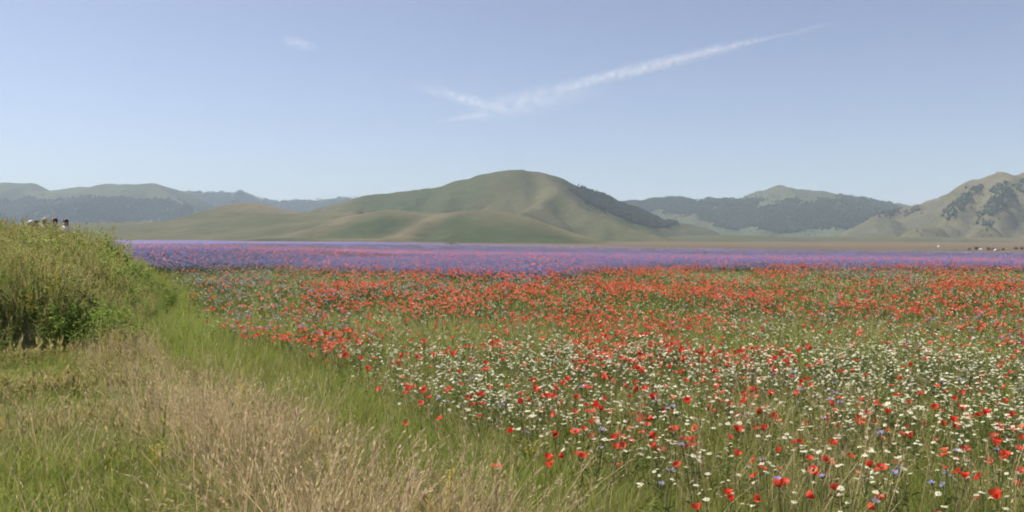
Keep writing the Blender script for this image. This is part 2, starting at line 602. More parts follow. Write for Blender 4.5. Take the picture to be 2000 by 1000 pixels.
# far ridge on the left
hill('left_far_ridge', [
    ([(-900, 400, 5200), (-500, 380, 5200), (-250, 392, 5200), (-100, 372, 5200), (0, 361, 5200), (40, 358, 5200), (62, 361, 5200), (96, 373, 5250), (130, 367, 5200), (200, 361, 5100), (265, 358, 5000), (300, 359, 5000), (345, 370, 5100), (400, 390, 5200), (440, 410, 5300)], 1500, 900, 0.0),
    ([(300, 359, 5000), (350, 395, 4500), (370, 425, 4100)], 500, 500, 0.1),
    ([(62, 361, 5200), (70, 400, 4600), (60, 425, 4200)], 500, 500, 0.0),
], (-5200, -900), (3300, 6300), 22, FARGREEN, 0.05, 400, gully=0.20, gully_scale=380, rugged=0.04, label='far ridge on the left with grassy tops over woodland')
hill('left_back_ridge', [
    ([(250, 392, 6600), (340, 372, 6600), (390, 376, 6600), (440, 376, 6600), (465, 375, 6600), (474, 371, 6600), (484, 377, 6600), (510, 386, 6600), (545, 391, 6600), (600, 392, 6600), (660, 388, 6600), (760, 380, 6600), (850, 385, 6600), (950, 410, 6600)], 1500, 700, 0.0),
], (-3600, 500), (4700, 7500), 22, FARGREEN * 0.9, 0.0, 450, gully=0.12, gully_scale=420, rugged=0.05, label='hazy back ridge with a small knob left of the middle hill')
# wooded hill behind, right of the middle
hill('wooded_hill', [
    ([(1000, 400, 4400), (1150, 392, 4400), (1225, 390, 4400), (1260, 388, 4400), (1310, 381, 4400), (1340, 384, 4350), (1400, 388, 4300), (1440, 387, 4250), (1480, 373, 4200), (1515, 366, 4200), (1550, 368, 4200), (1600, 376, 4200), (1650, 381, 4250), (1700, 391, 4300), (1760, 398, 4400), (1850, 405, 4500), (2000, 410, 4600)], 1350, 800, 0.0),
    ([(1515, 366, 4200), (1500, 410, 3700), (1480, 450, 3200)], 500, 500, 0.0),
    ([(1650, 381, 4250), (1640, 420, 3700), (1600, 452, 3250)], 450, 450, 0.0),
    ([(1310, 381, 4400), (1350, 420, 3800), (1380, 455, 3300)], 450, 450, 0.0),
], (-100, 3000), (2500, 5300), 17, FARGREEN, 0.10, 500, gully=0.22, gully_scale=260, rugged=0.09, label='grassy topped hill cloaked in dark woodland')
# steep mountain at the right edge
hill('right_mountain', [
    ([(1700, 412, 3000), (1720, 399, 3000), (1780, 391, 2980), (1840, 380, 2950), (1870, 362, 2900), (1900, 346, 2850), (1940, 335, 2800), (1970, 337, 2780), (2000, 333, 2760), (2080, 322, 2750), (2200, 345, 2750), (2400, 370, 2800), (2700, 420, 2900)], 820, 800, 0.25),
    ([(1900, 346, 2850), (1870, 395, 2500), (1820, 430, 2250), (1770, 455, 2050)], 300, 300, 0.2),
    ([(1970, 337, 2780), (1950, 380, 2480), (1920, 420, 2250), (1890, 455, 2030)], 260, 260, 0.22),
    ([(2050, 330, 2750), (2040, 390, 2400), (2010, 430, 2200), (1990, 458, 2050)], 260, 260, 0.22),
    ([(1720, 399, 3000), (1705, 430, 2600), (1680, 460, 2250)], 260, 220, 0.1),
], (700, 3400), (1600, 3900), 11, np.array([0.060, 0.060, 0.036]), 0.16, 600, gully=0.5, gully_scale=150, rugged=0.10, label='steep gullied mountainside at the right edge')
hill('valley_apron', [
    ([(1230, 470, 2050), (1330, 462, 2150), (1430, 458, 2300), (1530, 462, 2250), (1650, 462, 2150), (1800, 463, 2050), (2000, 464, 1950), (2300, 462, 1900)], 480, 600, 0.2),
], (300, 2400), (1350, 3000), 13, OLIVE, 0.35, 700, gully=0.06, label='pale grassy apron at the foot of the right hand hills')


def hill_z(name, x, y):
    xs, ys, Z, H, _ = HILLS[name]
    fx = np.clip((x - xs[0]) / (xs[1] - xs[0]), 0, len(xs) - 1.001); fy = np.clip((y - ys[0]) / (ys[1] - ys[0]), 0, len(ys) - 1.001)
    i = fx.astype(int); j = fy.astype(int); u = fx - i; w = fy - j
    q = lambda T: (T[j, i] * (1 - u) + T[j, i + 1] * u) * (1 - w) + (T[j + 1, i] * (1 - u) + T[j + 1, i + 1] * u) * w
    return q(Z), q(H)


# ------------------------------------------------------------------ scattering (only for what nobody could count)
_group = None


def scatter_group():
    global _group
    if _group:
        return _group
    g = bpy.data.node_groups.new('scatter', 'GeometryNodeTree')
    g.interface.new_socket('Geometry', in_out='INPUT', socket_type='NodeSocketGeometry')
    g.interface.new_socket('Kinds', in_out='INPUT', socket_type='NodeSocketCollection')
    g.interface.new_socket('Geometry', in_out='OUTPUT', socket_type='NodeSocketGeometry')
    gi = g.nodes.new('NodeGroupInput'); go = g.nodes.new('NodeGroupOutput')
    ci = g.nodes.new('GeometryNodeCollectionInfo')
    ci.inputs['Separate Children'].default_value = True
    ci.inputs['Reset Children'].default_value = True
    ip = g.nodes.new('GeometryNodeInstanceOnPoints')
    ip.inputs['Pick Instance'].default_value = True
    def named(n, t):
        a = g.nodes.new('GeometryNodeInputNamedAttribute'); a.data_type = t; a.inputs['Name'].default_value = n
        return a.outputs[0]
    L = g.links.new
    L(gi.outputs['Kinds'], ci.inputs['Collection'])
    L(gi.outputs['Geometry'], ip.inputs['Points'])
    L(ci.outputs[0], ip.inputs['Instance'])
    L(named('kind_index', 'INT'), ip.inputs['Instance Index'])
    L(named('turn', 'FLOAT_VECTOR'), ip.inputs['Rotation'])
    L(named('size', 'FLOAT_VECTOR'), ip.inputs['Scale'])
    L(ip.outputs[0], go.inputs[0])
    _group = g
    return g


def scatter(name, protos, pos, turn, size, index, label, kind='stuff', parent=None):
    coll = bpy.data.collections.new(name + '_kinds')
    for i, me in enumerate(protos):
        coll.objects.link(bpy.data.objects.new('%s_kind_%02d' % (name, i), me))
    me = bpy.data.meshes.new(name)
    n = len(pos)
    me.vertices.add(n)
    me.vertices.foreach_set('co', np.ascontiguousarray(pos, np.float32).ravel())
    at = me.attributes.new('kind_index', 'INT', 'POINT'); at.data.foreach_set('value', np.ascontiguousarray(index, np.int32))
    at = me.attributes.new('turn', 'FLOAT_VECTOR', 'POINT'); at.data.foreach_set('vector', np.ascontiguousarray(turn, np.float32).ravel())
    size = np.asarray(size, float)
    if size.ndim == 1:
        size = np.repeat(size[:, None], 3, 1)
    at = me.attributes.new('size', 'FLOAT_VECTOR', 'POINT'); at.data.foreach_set('vector', np.ascontiguousarray(size, np.float32).ravel())
    me.update()
    o = link(bpy.data.objects.new(name, me), parent)
    md = o.modifiers.new('scatter', 'NODES')
    md.node_group = scatter_group()
    for it in md.node_group.interface.items_tree:
        if it.name == 'Kinds':
            md[it.identifier] = coll
    tag(o, label, kind=kind)
    return o


def upright(n, tilt=0.12):
    return np.stack([rng.normal(0, tilt, n), rng.normal(0, tilt, n), rng.uniform(0, 6.283, n)], -1)


# ------------------------------------------------------------------ woodland on the far hills
def tree_mesh(name, seed, mats, n=7):
    r = random.Random(seed)
    b = MB()
    b.tube([(0, 0, -1.5), (0.1, 0, 2.0), (0.0, 0.1, 5.0)], [0.35, 0.28, 0.15], 5, 1)
    for i in range(n):
        t = r.uniform(0, 6.28); q = r.uniform(0, 2.2) if i else 0
        z = r.uniform(3.2, 7.0) if i else 6.2
        s = r.uniform(1.4, 2.4) * (1.15 - 0.07 * z)
        b.ellipsoid((q * math.cos(t), q * math.sin(t), z), (s * r.uniform(.9, 1.2), s * r.uniform(.9, 1.2), s * r.uniform(.8, 1.1)), 4, 6, 0, 0.28, r)
    return b.mesh(name, mats)


beech = leaf_material('beech_foliage', (0.026, 0.042, 0.022), (0.048, 0.062, 0.030), 0.1)
bark = plain_material('bark', (0.10, 0.075, 0.05), 0.9, 0.1)
tree_protos = [tree_mesh('beech_%d' % i, 40 + i, [beech, bark], 6 + i % 3) for i in range(5)]


def woodland(name, hills, polys, n, smin, smax, label, ragged=7.0, holes=0.0):
    allp = []
    for hn in hills:
        xs, ys, Z, H, _ = HILLS[hn]
        x = rng.uniform(xs[0], xs[-1], n); y = rng.uniform(ys[0], ys[-1], n)
        z, h = hill_z(hn, x, y)
        px, py = project(x, y, z)
        jx = ragged * 3.0 * (fbm(x / 70, y / 70, 3, 88) - 0.5); jy = ragged * 2.0 * (fbm(x / 60, y / 60, 3, 89) - 0.5)
        m = np.zeros(len(x), bool)
        for p in polys:
            m |= inpoly(px + jx, py + jy, p)
        st = np.zeros(len(x), bool)
        for p in polys:
            st |= inpoly(px + rng.normal(0, ragged * 1.4, len(x)), py + rng.normal(0, ragged * .55, len(x)), p)
        if holes:
            m &= fbm(x / 130, y / 130, 3, 90) > holes
        m |= st & (rng.random(len(x)) < .16) & (fbm(x / 45, y / 45, 2, 91) > .5)
        z2, _ = hill_z(hn, x, y + 15)
        m &= (z2 > z - 4) & (h > 1.0)
        allp.append(np.stack([x, y, z], -1)[m])
    p = np.concatenate(allp)
    k = len(p)
    s = smin + (smax - smin) * rng.random(k) ** 1.8
    scatter(name, tree_protos, p, upright(k, 0.05), np.stack([s, s, s * rng.uniform(.85, 1.2, k)], -1), rng.integers(0, 5, k), label)
    return k


woodland('forest', ['middle_hill'], [[(1112, 371), (1150, 366), (1195, 374), (1240, 394), (1285, 410), (1330, 430), (1318, 440), (1275, 446), (1230, 432), (1178, 410), (1140, 393)]], 200000, 0.6, 1.1,
         'dark woodland strip on the right flank of the middle hill', 5)
woodland('forest', ['wooded_hill'], [[(1150, 393), (1235, 391), (1310, 386), (1345, 388), (1405, 392), (1445, 392), (1470, 386), (1500, 390), (1520, 398), (1550, 390), (1590, 396), (1610, 388), (1660, 386), (1700, 394), (1745, 402), (1755, 412), (1700, 425), (1690, 440),
          (1650, 446), (1610, 452), (1570, 450), (1540, 458), (1500, 450), (1470, 444), (1440, 450), (1400, 440), (1370, 428), (1330, 420), (1280, 410), (1200, 405)]], 280000, 0.8, 1.5,
         'broad dark woodland below the grassy top of the right hand hill', 9, 0.30)
woodland('forest', ['left_far_ridge'], [[(-400, 395), (0, 386), (50, 388), (100, 394), (150, 388), (200, 386), (260, 390), (330, 388), (352, 400), (375, 405), (378, 432), (0, 436), (-400, 440)]], 200000, 1.0, 1.8,
         'blue hazed woodland below the far ridge on the left', 9, 0.22)
woodland('forest', ['left_back_ridge'], [[(360, 380), (400, 380), (468, 381), (510, 391), (545, 395), (600, 396), (660, 392), (760, 390), (760, 430), (360, 430)]], 90000, 1.6, 2.6,
         'blue hazed woodland on the back ridge beside the middle hill', 8, 0.2)
woodland('forest', ['right_mountain'], [[(1836, 424), (1858, 405), (1885, 380), (1915, 360), (1926, 362), (1905, 382), (1888, 402), (1868, 422), (1845, 432)],
                                       [(1895, 442), (1908, 420), (1925, 398), (1948, 375), (1985, 356), (2030, 344), (2060, 352), (2010, 368), (1985, 384), (1960, 405), (1940, 425), (1918, 440)],
                                       [(1918, 445), (1930, 434), (1945, 436), (1938, 448)], [(1995, 430), (2020, 410), (2060, 400), (2060, 420), (2010, 445)], [(1930, 372), (1950, 356), (1975, 350), (1962, 366), (1940, 380)], [(1750, 420), (1790, 402), (1800, 408), (1765, 424)], [(1715, 415), (1745, 405), (1760, 410), (1730, 424)]], 120000, 0.8, 1.5,
         'dark wooded gullies running down the right hand mountainside', 6)

woodland('scrub', ['right_mountain'], [[(1740, 400), (1860, 372), (1940, 338), (2100, 330), (2100, 468), (1780, 466)]], 9000, 0.22, 0.7,
         'sparse low scrub dotted over the right hand mountainside', 6, 0.42)
woodland('scrub', ['wooded_hill'], [[(1300, 440), (1450, 375), (1520, 368), (1640, 384), (1720, 420), (1700, 462), (1350, 466)]], 5000, 0.4, 0.9,
         'sparse trees and scrub around the edges of the broad woodland', 6, 0.45)

# ------------------------------------------------------------------ haze over the plain
top = max(float(np.max(h[2])) for h in HILLS.values()) + 40
hz = MB()
hz.box((0, 0, (top - 17) / 2), (18600, 18600, top + 17))
hm, hnt, hout = new_mat('summer_haze')
pv = N(hnt, 'ShaderNodeVolumePrincipled')
pv.inputs['Color'].default_value = (0.72, 0.86, 1.0, 1)
pv.inputs['Density'].default_value = 0.80e-4
pv.inputs['Anisotropy'].default_value = 0.0
hnt.links.new(pv.outputs[0], hout.inputs['Volume'])
hazeo = hz.obj('haze', hm)
tag(hazeo, 'thin blue summer haze', kind='stuff')

# ------------------------------------------------------------------ plants: meshes of each kind
M = {}
M['green'] = leaf_material('green_grass', (0.20, 0.225, 0.055), (0.25, 0.245, 0.07), 0.50, (0.34, 0.29, 0.12))
M['lush'] = leaf_material('lush_green_grass', (0.165, 0.240, 0.034), (0.22, 0.265, 0.045), 0.52, (0.29, 0.275, 0.08))
M['dry'] = leaf_material('dry_grass_straw', (0.46, 0.36, 0.19), (0.35, 0.29, 0.135), 0.45, (0.58, 0.47, 0.30))
M['seed'] = leaf_material('grass_seed_head', (0.46, 0.335, 0.185), (0.36, 0.265, 0.135), 0.45, (0.58, 0.45, 0.28))
M['weed'] = leaf_material('weed_leaf', (0.145, 0.220, 0.042), (0.20, 0.255, 0.055), 0.52, (0.26, 0.28, 0.075))
M['weed_dry'] = leaf_material('weed_top_withered', (0.31, 0.27, 0.09), (0.24, 0.24, 0.065), 0.5, (0.42, 0.33, 0.15))
M['weed_lush'] = leaf_material('nettle_leaf', (0.14, 0.235, 0.040), (0.20, 0.28, 0.05), 0.52, (0.26, 0.30, 0.075))
M['stem'] = leaf_material('flower_stem', (0.09, 0.125, 0.035), (0.12, 0.14, 0.05), 0.25)
M['poppy'] = leaf_material('poppy_petal', (0.74, 0.060, 0.036), (0.76, 0.15, 0.065), 0.45, (0.66, 0.045, 0.04), 0.55, 0.2)
M['poppy_mass'] = leaf_material('poppy_petal_mass', (0.74, 0.115, 0.055), (0.76, 0.25, 0.12), 0.48, (0.68, 0.23, 0.16), 0.55, 0.2)
M['poppy_core'] = plain_material('poppy_core', (0.012, 0.012, 0.012), 0.6)
M['capsule'] = plain_material('poppy_capsule', (0.14, 0.16, 0.05), 0.6)
M['white'] = leaf_material('daisy_ray', (0.74, 0.71, 0.56), (0.62, 0.60, 0.45), 0.25, (0.80, 0.79, 0.70))
M['yellow'] = leaf_material('daisy_disc', (0.62, 0.42, 0.04), (0.55, 0.40, 0.05), 0.1)
M['yel_fl'] = leaf_material('yellow_blossom', (0.52, 0.40, 0.03), (0.46, 0.37, 0.03), 0.3, (0.40, 0.35, 0.05))
M['blue'] = leaf_material('cornflower_floret', (0.24, 0.22, 0.42), (0.30, 0.25, 0.40), 0.35, (0.38, 0.34, 0.48))
M['lilac'] = leaf_material('field_cornflower', (0.165, 0.165, 0.355), (0.20, 0.18, 0.33), 0.38, (0.26, 0.24, 0.40))


def blade_pts(r, base, az, h, bend, segs=3):
    pts = []
    for i in range(segs + 1):
        t = i / segs
        q = bend * h * t * t
        pts.append((base[0] + math.cos(az) * q, base[1] + math.sin(az) * q, base[2] + h * (t - 0.30 * bend * t * t)))
    return pts


def blade(b, r, base, az, h, bend, w, mat=0, segs=3):
    pts = blade_pts(r, base, az, h, bend, segs)
    sa = az + math.pi / 2 + r.uniform(-0.9, 0.9)
    b.ribbon(pts, [w * (1 - (i / segs) ** 1.6) + 0.0006 for i in range(segs + 1)], (math.cos(sa), math.sin(sa), 0), mat)


def seed_head(b, r, p, d, L, w, mat, n=7):
    """loose panicle: short spikelets along the tip of a culm"""
    d = Vector(d).normalized()
    x = d.orthogonal().normalized(); y = d.cross(x)
    for i in range(n):
        t = i / n
        c = Vector(p) + d * (L * t)
        a = r.uniform(0, 6.28)
        o = (x * math.cos(a) + y * math.sin(a))
        e = c + d * (L * 0.30) + o * (w * (1 - 0.6 * t))
        s = d.cross(o).normalized() * (w * 0.28)
        m = (c + e) / 2
        b.add([c, m + s, e, m - s], [(0, 1, 2, 3)], mat)


def tuft(seed, n, rad, h0, h1, w, bend, mats, heads=0, dryfrac=0.0, headL=0.07, name='tuft'):
    r = random.Random(seed)
    b = MB()
    for i in range(n):
        a = r.uniform(0, 6.28); q = rad * math.sqrt(r.random())
        base = (q * math.cos(a), q * math.sin(a), -0.03)
        az = a + r.uniform(-1.3, 1.3)
        h = r.uniform(h0, h1)
        mt = 1 if r.random() < dryfrac else 0
        blade(b, r, base, az, h, r.uniform(0.1, 1.0) * bend, w * r.uniform(0.6, 1.25), mt)
    for i in range(heads):
        a = r.uniform(0, 6.28); q = rad * math.sqrt(r.random())
        az = r.uniform(0, 6.28); h = r.uniform(h1 * 0.95, h1 * 1.4)
        pts = blade_pts(r, (q * math.cos(a), q * math.sin(a), -0.03), az, h, r.uniform(0.05, 0.5) * bend, 4)
        sa = az + math.pi / 2
        b.ribbon(pts, [w * 0.45] * 5, (math.cos(sa), math.sin(sa), 0), 2)
        d = Vector(pts[-1]) - Vector(pts[-2])
        seed_head(b, r, pts[-1], d, headL * r.uniform(.8, 1.4), headL * 0.17, 2, 5)
    return b.mesh(name, mats)


def leaf_quad(b, p, d, L, w, mat, droop=0.3):
    d = Vector(d).normalized()
    s = d.cross(Vector((0, 0, 1)))
    s = s.normalized() if s.length > 1e-4 else Vector((1, 0, 0))
    p = Vector(p); up = Vector((0, 0, 1))
    m = p + d * (L * 0.5)
    e = p + d * L - up * (L * droop)
    b.add([p, m + s * (w / 2) + up * (w * .15), e, m - s * (w / 2) + up * (w * .15)], [(0, 1, 2), (0, 2, 3)], mat)


def weed(seed, h0, h1, stems, mats, top=0.5, leafL=0.09, name='weed'):
    """leafy bank herb: several stems set with lance-shaped leaves, withered flower spikes on top"""
    r = random.Random(seed)
    b = MB()
    for s in range(stems):
        a = r.uniform(0, 6.28); q = r.uniform(0, 0.14)
        h = r.uniform(h0, h1)
        az = r.uniform(0, 6.28); bend = r.uniform(0.02, 0.35)
        pts = blade_pts(r, (q * math.cos(a), q * math.sin(a), -0.05), az, h, bend, 5)
        b.ribbon(pts, [0.007, 0.006, 0.005, 0.005, 0.004, 0.003], (math.cos(az + 1.57), math.sin(az + 1.57), 0), 0)
        nl = int(h * 26)
        for i in range(nl):
            t = (i + r.random()) / nl
            k = min(4, int(t * 5)); u = t * 5 - k
            p = Vector(pts[k]).lerp(Vector(pts[k + 1]), u)
            la = i * 2.4 + r.uniform(-.5, .5)
            L = leafL * (1.15 - 0.65 * t) * r.uniform(.7, 1.3)
            leaf_quad(b, p, (math.cos(la), math.sin(la), r.uniform(0.1, 0.8)), L, L * r.uniform(0.25, 0.45), 0 if t < top + r.uniform(-.2, .2) else (1 if r.random() < .6 else 0), r.uniform(0, .5))
        if r.random() < 0.7:
            d = Vector(pts[-1]) - Vector(pts[-2])
            seed_head(b, r, Vector(pts[-1]) - d.normalized() * 0.06, d, r.uniform(.08, .16), 0.03, 1, 12)
    return b.mesh(name, mats)


def petal_mesh(name, seed, mats, R0=0.036, cup=0.9, nr=4, na=5, spread=1.15):
    """one broad crumpled poppy petal, hinged at the origin, opening along +x and up"""
    r = random.Random(seed)
    b = MB(); vs = []
    for i in range(nr + 1):
        t = i / nr
        for k in range(na + 1):
            u = (k / na - 0.5) * 2
            ang = u * spread * (0.35 + 0.65 * min(1, t * 1.6))
            rr = R0 * t * (1 - 0.18 * u * u * t) * (1 + (r.uniform(-.07, .07) if i == nr else 0))
            lift = cup * R0 * (t ** 1.6) * 0.85 + (r.uniform(-.004, .004) if i >= nr - 1 else 0)
            x = rr * math.cos(ang) * (1 - 0.22 * t * t * cup); y = rr * math.sin(ang)
            vs.append((x, y, lift))
    W_ = na + 1
    b.add(vs, [(i * W_ + k, i * W_ + k + 1, (i + 1) * W_ + k + 1, (i + 1) * W_ + k) for i in range(nr) for k in range(na)], 0)
    if nr > 2:
        for i in range(na): b.m[i] = 1
    return b.mesh(name, mats, True)


def stem_pts(r, h, lean):
    az = r.uniform(0, 6.28)
    return [(math.cos(az) * lean * t * t, math.sin(az) * lean * t * t, h * t - 0.02 * (1 - t)) for t in (0, .25, .5, .75, 1)]


def poppy_mass_mesh(seed):
    r = random.Random(seed)
    b = MB()
    pts = stem_pts(r, 0.40, 0.06)
    b.tube(pts, [0.0022] * 5, 3, 1, False)
    tilt = Matrix.Rotation(r.uniform(0, 0.9), 3, 'X') @ Matrix.Rotation(0, 3, 'Z')
    tz = Matrix.Rotation(r.uniform(0, 6.28), 3, 'Z')
    cup = r.uniform(0.45, 1.1)
    for k in range(4):
        pm = petal_mesh('p', seed * 7 + k, [], 0.036, cup, 2, 3)
        rz = Matrix.Rotation(k * math.pi / 2 + 0.2, 3, 'Z')
        vs = [Vector(pts[-1]) + tz @ tilt @ rz @ v.co for v in pm.vertices]
        b.add(vs, [tuple(p.vertices) for p in pm.polygons], 0)
        bpy.data.meshes.remove(pm)
    b.ellipsoid(tuple(Vector(pts[-1]) + Vector((0, 0, .006))), (.006, .006, .008), 3, 5, 2)
    return b.mesh('poppy_%d' % seed, [M['poppy_mass'], M['stem'], M['poppy_core']])


def daisy_head(b, c, R0, tilt, r, rays=11, mw=0, my=1):
    rot = Matrix.Rotation(tilt, 3, 'X')
    rz = Matrix.Rotation(r.uniform(0, 6.28), 3, 'Z')
    c = Vector(c)
    for k in range(rays):
        a = 2 * math.pi * k / rays; w = math.pi / rays * 0.82
        L = R0 * r.uniform(.85, 1.08); dz = r.uniform(-.25, .05) * R0
        q = [(0.25 * R0 * math.cos(a - w), .25 * R0 * math.sin(a - w), 0), (L * math.cos(a - w * .7), L * math.sin(a - w * .7), dz), (L * math.cos(a + w * .7), L * math.sin(a + w * .7), dz), (.25 * R0 * math.cos(a + w), .25 * R0 * math.sin(a + w), 0)]
        b.add([c + rz @ rot @ Vector(p) for p in q], [(0, 1, 2, 3)], mw)
    ring = [(0.33 * R0 * math.cos(t * math.pi / 3), 0.33 * R0 * math.sin(t * math.pi / 3), 0.02 * R0) for t in range(6)] + [(0, 0, 0.28 * R0)]
    b.add([c + rz @ rot @ Vector(p) for p in ring], [(t, (t + 1) % 6, 6) for t in range(6)], my)


def daisy_mass_mesh(seed, heads):
    r = random.Random(seed)
    b = MB()
    for i in range(heads):
        az = r.uniform(0, 6.28); sp_ = r.uniform(0, 0.11); h = r.uniform(.28, .42)
        p1 = (math.cos(az) * sp_, math.sin(az) * sp_, h)
        b.ribbon([(0, 0, -.02), (p1[0] * .4, p1[1] * .4, h * .6), p1], [.003, .0025, .002], (math.cos(az + 1.57), math.sin(az + 1.57), 0), 2)
        daisy_head(b, p1, r.uniform(.009, .0145), r.uniform(-.55, .55), r, 9)
        for k in range(3):
            a2 = r.uniform(0, 6.28)
            leaf_quad(b, (p1[0] * .3 * k / 2, p1[1] * .3 * k / 2, h * .25 * k + .03), (math.cos(a2), math.sin(a2), .8), .05, .012, 2)
    return b.mesh('daisy_%d' % seed, [M['white'], M['yellow'], M['stem']])


def cornflower_head(b, c, R0, r, mat, n=9, tilt=0.4):
    rot = Matrix.Rotation(r.uniform(-tilt, tilt), 3, 'X'); c = Vector(c)
    for k in range(n):
        a = 2 * math.pi * k / n + r.uniform(-.2, .2)
        L = R0 * r.uniform(.75, 1.1); el = r.uniform(.25, .9)
        e = rot @ Vector((math.cos(a) * math.cos(el) * L, math.sin(a) * math.cos(el) * L, math.sin(el) * L))
        s = Vector((-math.sin(a), math.cos(a), 0)) * (R0 * .28)
        b.add([c, c + e + s, c + e * 1.15, c + e - s], [(0, 1, 2, 3)], mat)


def cornflower_mass_mesh(seed, heads, rad, R0, mat, n=6, h0=.38, h1=.55, leafy=2, poppies=0, whites=0):
    r = random.Random(seed)
    b = MB()
    for i in range(heads):
        a = r.uniform(0, 6.28); q = rad * math.sqrt(r.random()); h = r.uniform(h0, h1)
        p = (q * math.cos(a), q * math.sin(a), h)
        az = r.uniform(0, 6.28)
        b.ribbon([(p[0] + r.uniform(-.05, .05), p[1] + r.uniform(-.05, .05), -.02), p], [.004, .003], (math.cos(az), math.sin(az), 0), 1)
        for k in range(leafy):
            a2 = r.uniform(0, 6.28)
            leaf_quad(b, (p[0], p[1], h * r.uniform(.2, .8)), (math.cos(a2), math.sin(a2), .9), .10, .014, 1)
        cornflower_head(b, p, R0 * r.uniform(.8, 1.2), r, 0, n)
    for i in range(poppies):
        a = r.uniform(0, 6.28); q = rad * math.sqrt(r.random()); h = r.uniform(h0 + .05, h1 + .12)
        c = Vector((q * math.cos(a), q * math.sin(a), h)); t = r.uniform(0, 6.28)
        for k in range(4):
            x = Vector((math.cos(t + k * 1.571), math.sin(t + k * 1.571), .6)) * .036
            s = Vector((-math.sin(t + k * 1.571), math.cos(t + k * 1.571), 0)) * .030
            b.add([c, c + x * .7 + s, c + x * 1.1, c + x * .7 - s], [(0, 1, 2, 3)], 2)
    return b.mesh('cornflower_%d' % seed, [mat, M['stem'], M['poppy_mass']])


# ------------------------------------------------------------------ where things grow
def wedge(n, y0, y1, spread=0.70, power=1.0, margin=1.2):
    """random spots ahead of the camera; power 1: even on the ground, 0: even in distance, -1: even in log distance"""
    u = rng.random(n)
    if power == 1.0:
        y = np.sqrt(y0 * y0 + u * (y1 * y1 - y0 * y0))
    elif power == 0:
        y = y0 + u * (y1 - y0)
    else:
        y = y0 * (y1 / y0) ** u
    x = rng.uniform(-1, 1, n) * (spread * y + margin)
    return x, y


def in_bank(x, y, lim=0.06):
    return bank_height(x, y) > lim


# --- green meadow grass
protos = [tuft(10 + i, 46, 0.13, 0.16, 0.34, 0.0055, 0.75, [M['lush'], M['dry'], M['seed']], heads=0, dryfrac=0.05) for i in range(5)]
protos += [tuft(20 + i, 44, 0.14, 0.20, 0.42, 0.005, 0.8, [M['green'], M['dry'], M['seed']], heads=i % 3, dryfrac=0.16, headL=.05) for i in range(4)]
protos += [tuft(50 + i, 20, 0.20, 0.17, 0.34, 0.012, 0.75, [M['lush'], M['green'], M['seed']], dryfrac=0.15) for i in range(3)]
protos += [tuft(55 + i, 20, 0.20, 0.18, 0.36, 0.011, 0.75, [M['green'], M['dry'], M['seed']], dryfrac=0.15) for i in range(2)]
P_, T_, S_, I_ = [], [], [], []
for y0, y1, n in ((1.8, 8, 8000), (8, 15, 9000), (15, 38, 15000)):
    x, y = wedge(n, y0, y1)
    fl, dr, px, py = zones(x, y)
    _, en = field_edges(px, py)
    q = px / np.interp(py, DR_Y, DR_X)
    dryz = sstep(.36, .52, q) * (1 - sstep(.97, 1.03, q))
    keep = rng.random(n) > 0.22 * dryz * (1 - 0.9 * sstep(.44, .60, fbm(x * .5, y * .5, 3, 130)))
    keep &= ~in_bank(x, y) & (py > np.interp(px, NEAR_X, NEAR_Y) - 3)
    x, y, fl, dr, q, py = x[keep], y[keep], fl[keep], dr[keep], q[keep], py[keep]
    k = len(x)
    hn = fbm(x * 0.35, y * 0.35, 3, 120)
    s = rng.uniform(.8, 1.25, k) * (0.75 + 0.5 * hn) * np.where(q < 1, (1 - 0.58 * (1 - sstep(720, 860, py))) * np.where(q < .45, 1.15, 1.0), 1.0)
    wide = np.clip(y / 10, 1, 1.3) if y0 < 15 else np.clip(y / 18, 1, 1.6)
    P_.append(np.stack([x, y, ground_z(x, y)], -1)); T_.append(upright(k))
    S_.append(np.stack([s * wide, s * wide, s], -1))
    lush = rng.random(k) < np.where(q < .95, np.where((q < .5), .85, .55), np.where(fl < 30, .92, .8)) * (0.75 + 0.5 * hn)
    I_.append(np.where(lush, rng.integers(0, 5, k), rng.integers(5, 9, k)) if y0 < 15 else np.where(lush, rng.integers(9, 12, k), rng.integers(12, 14, k)))
scatter('meadow_grass', protos, np.concatenate(P_), np.concatenate(T_), np.concatenate(S_), np.concatenate(I_), 'fresh green grass under the meadow flowers')

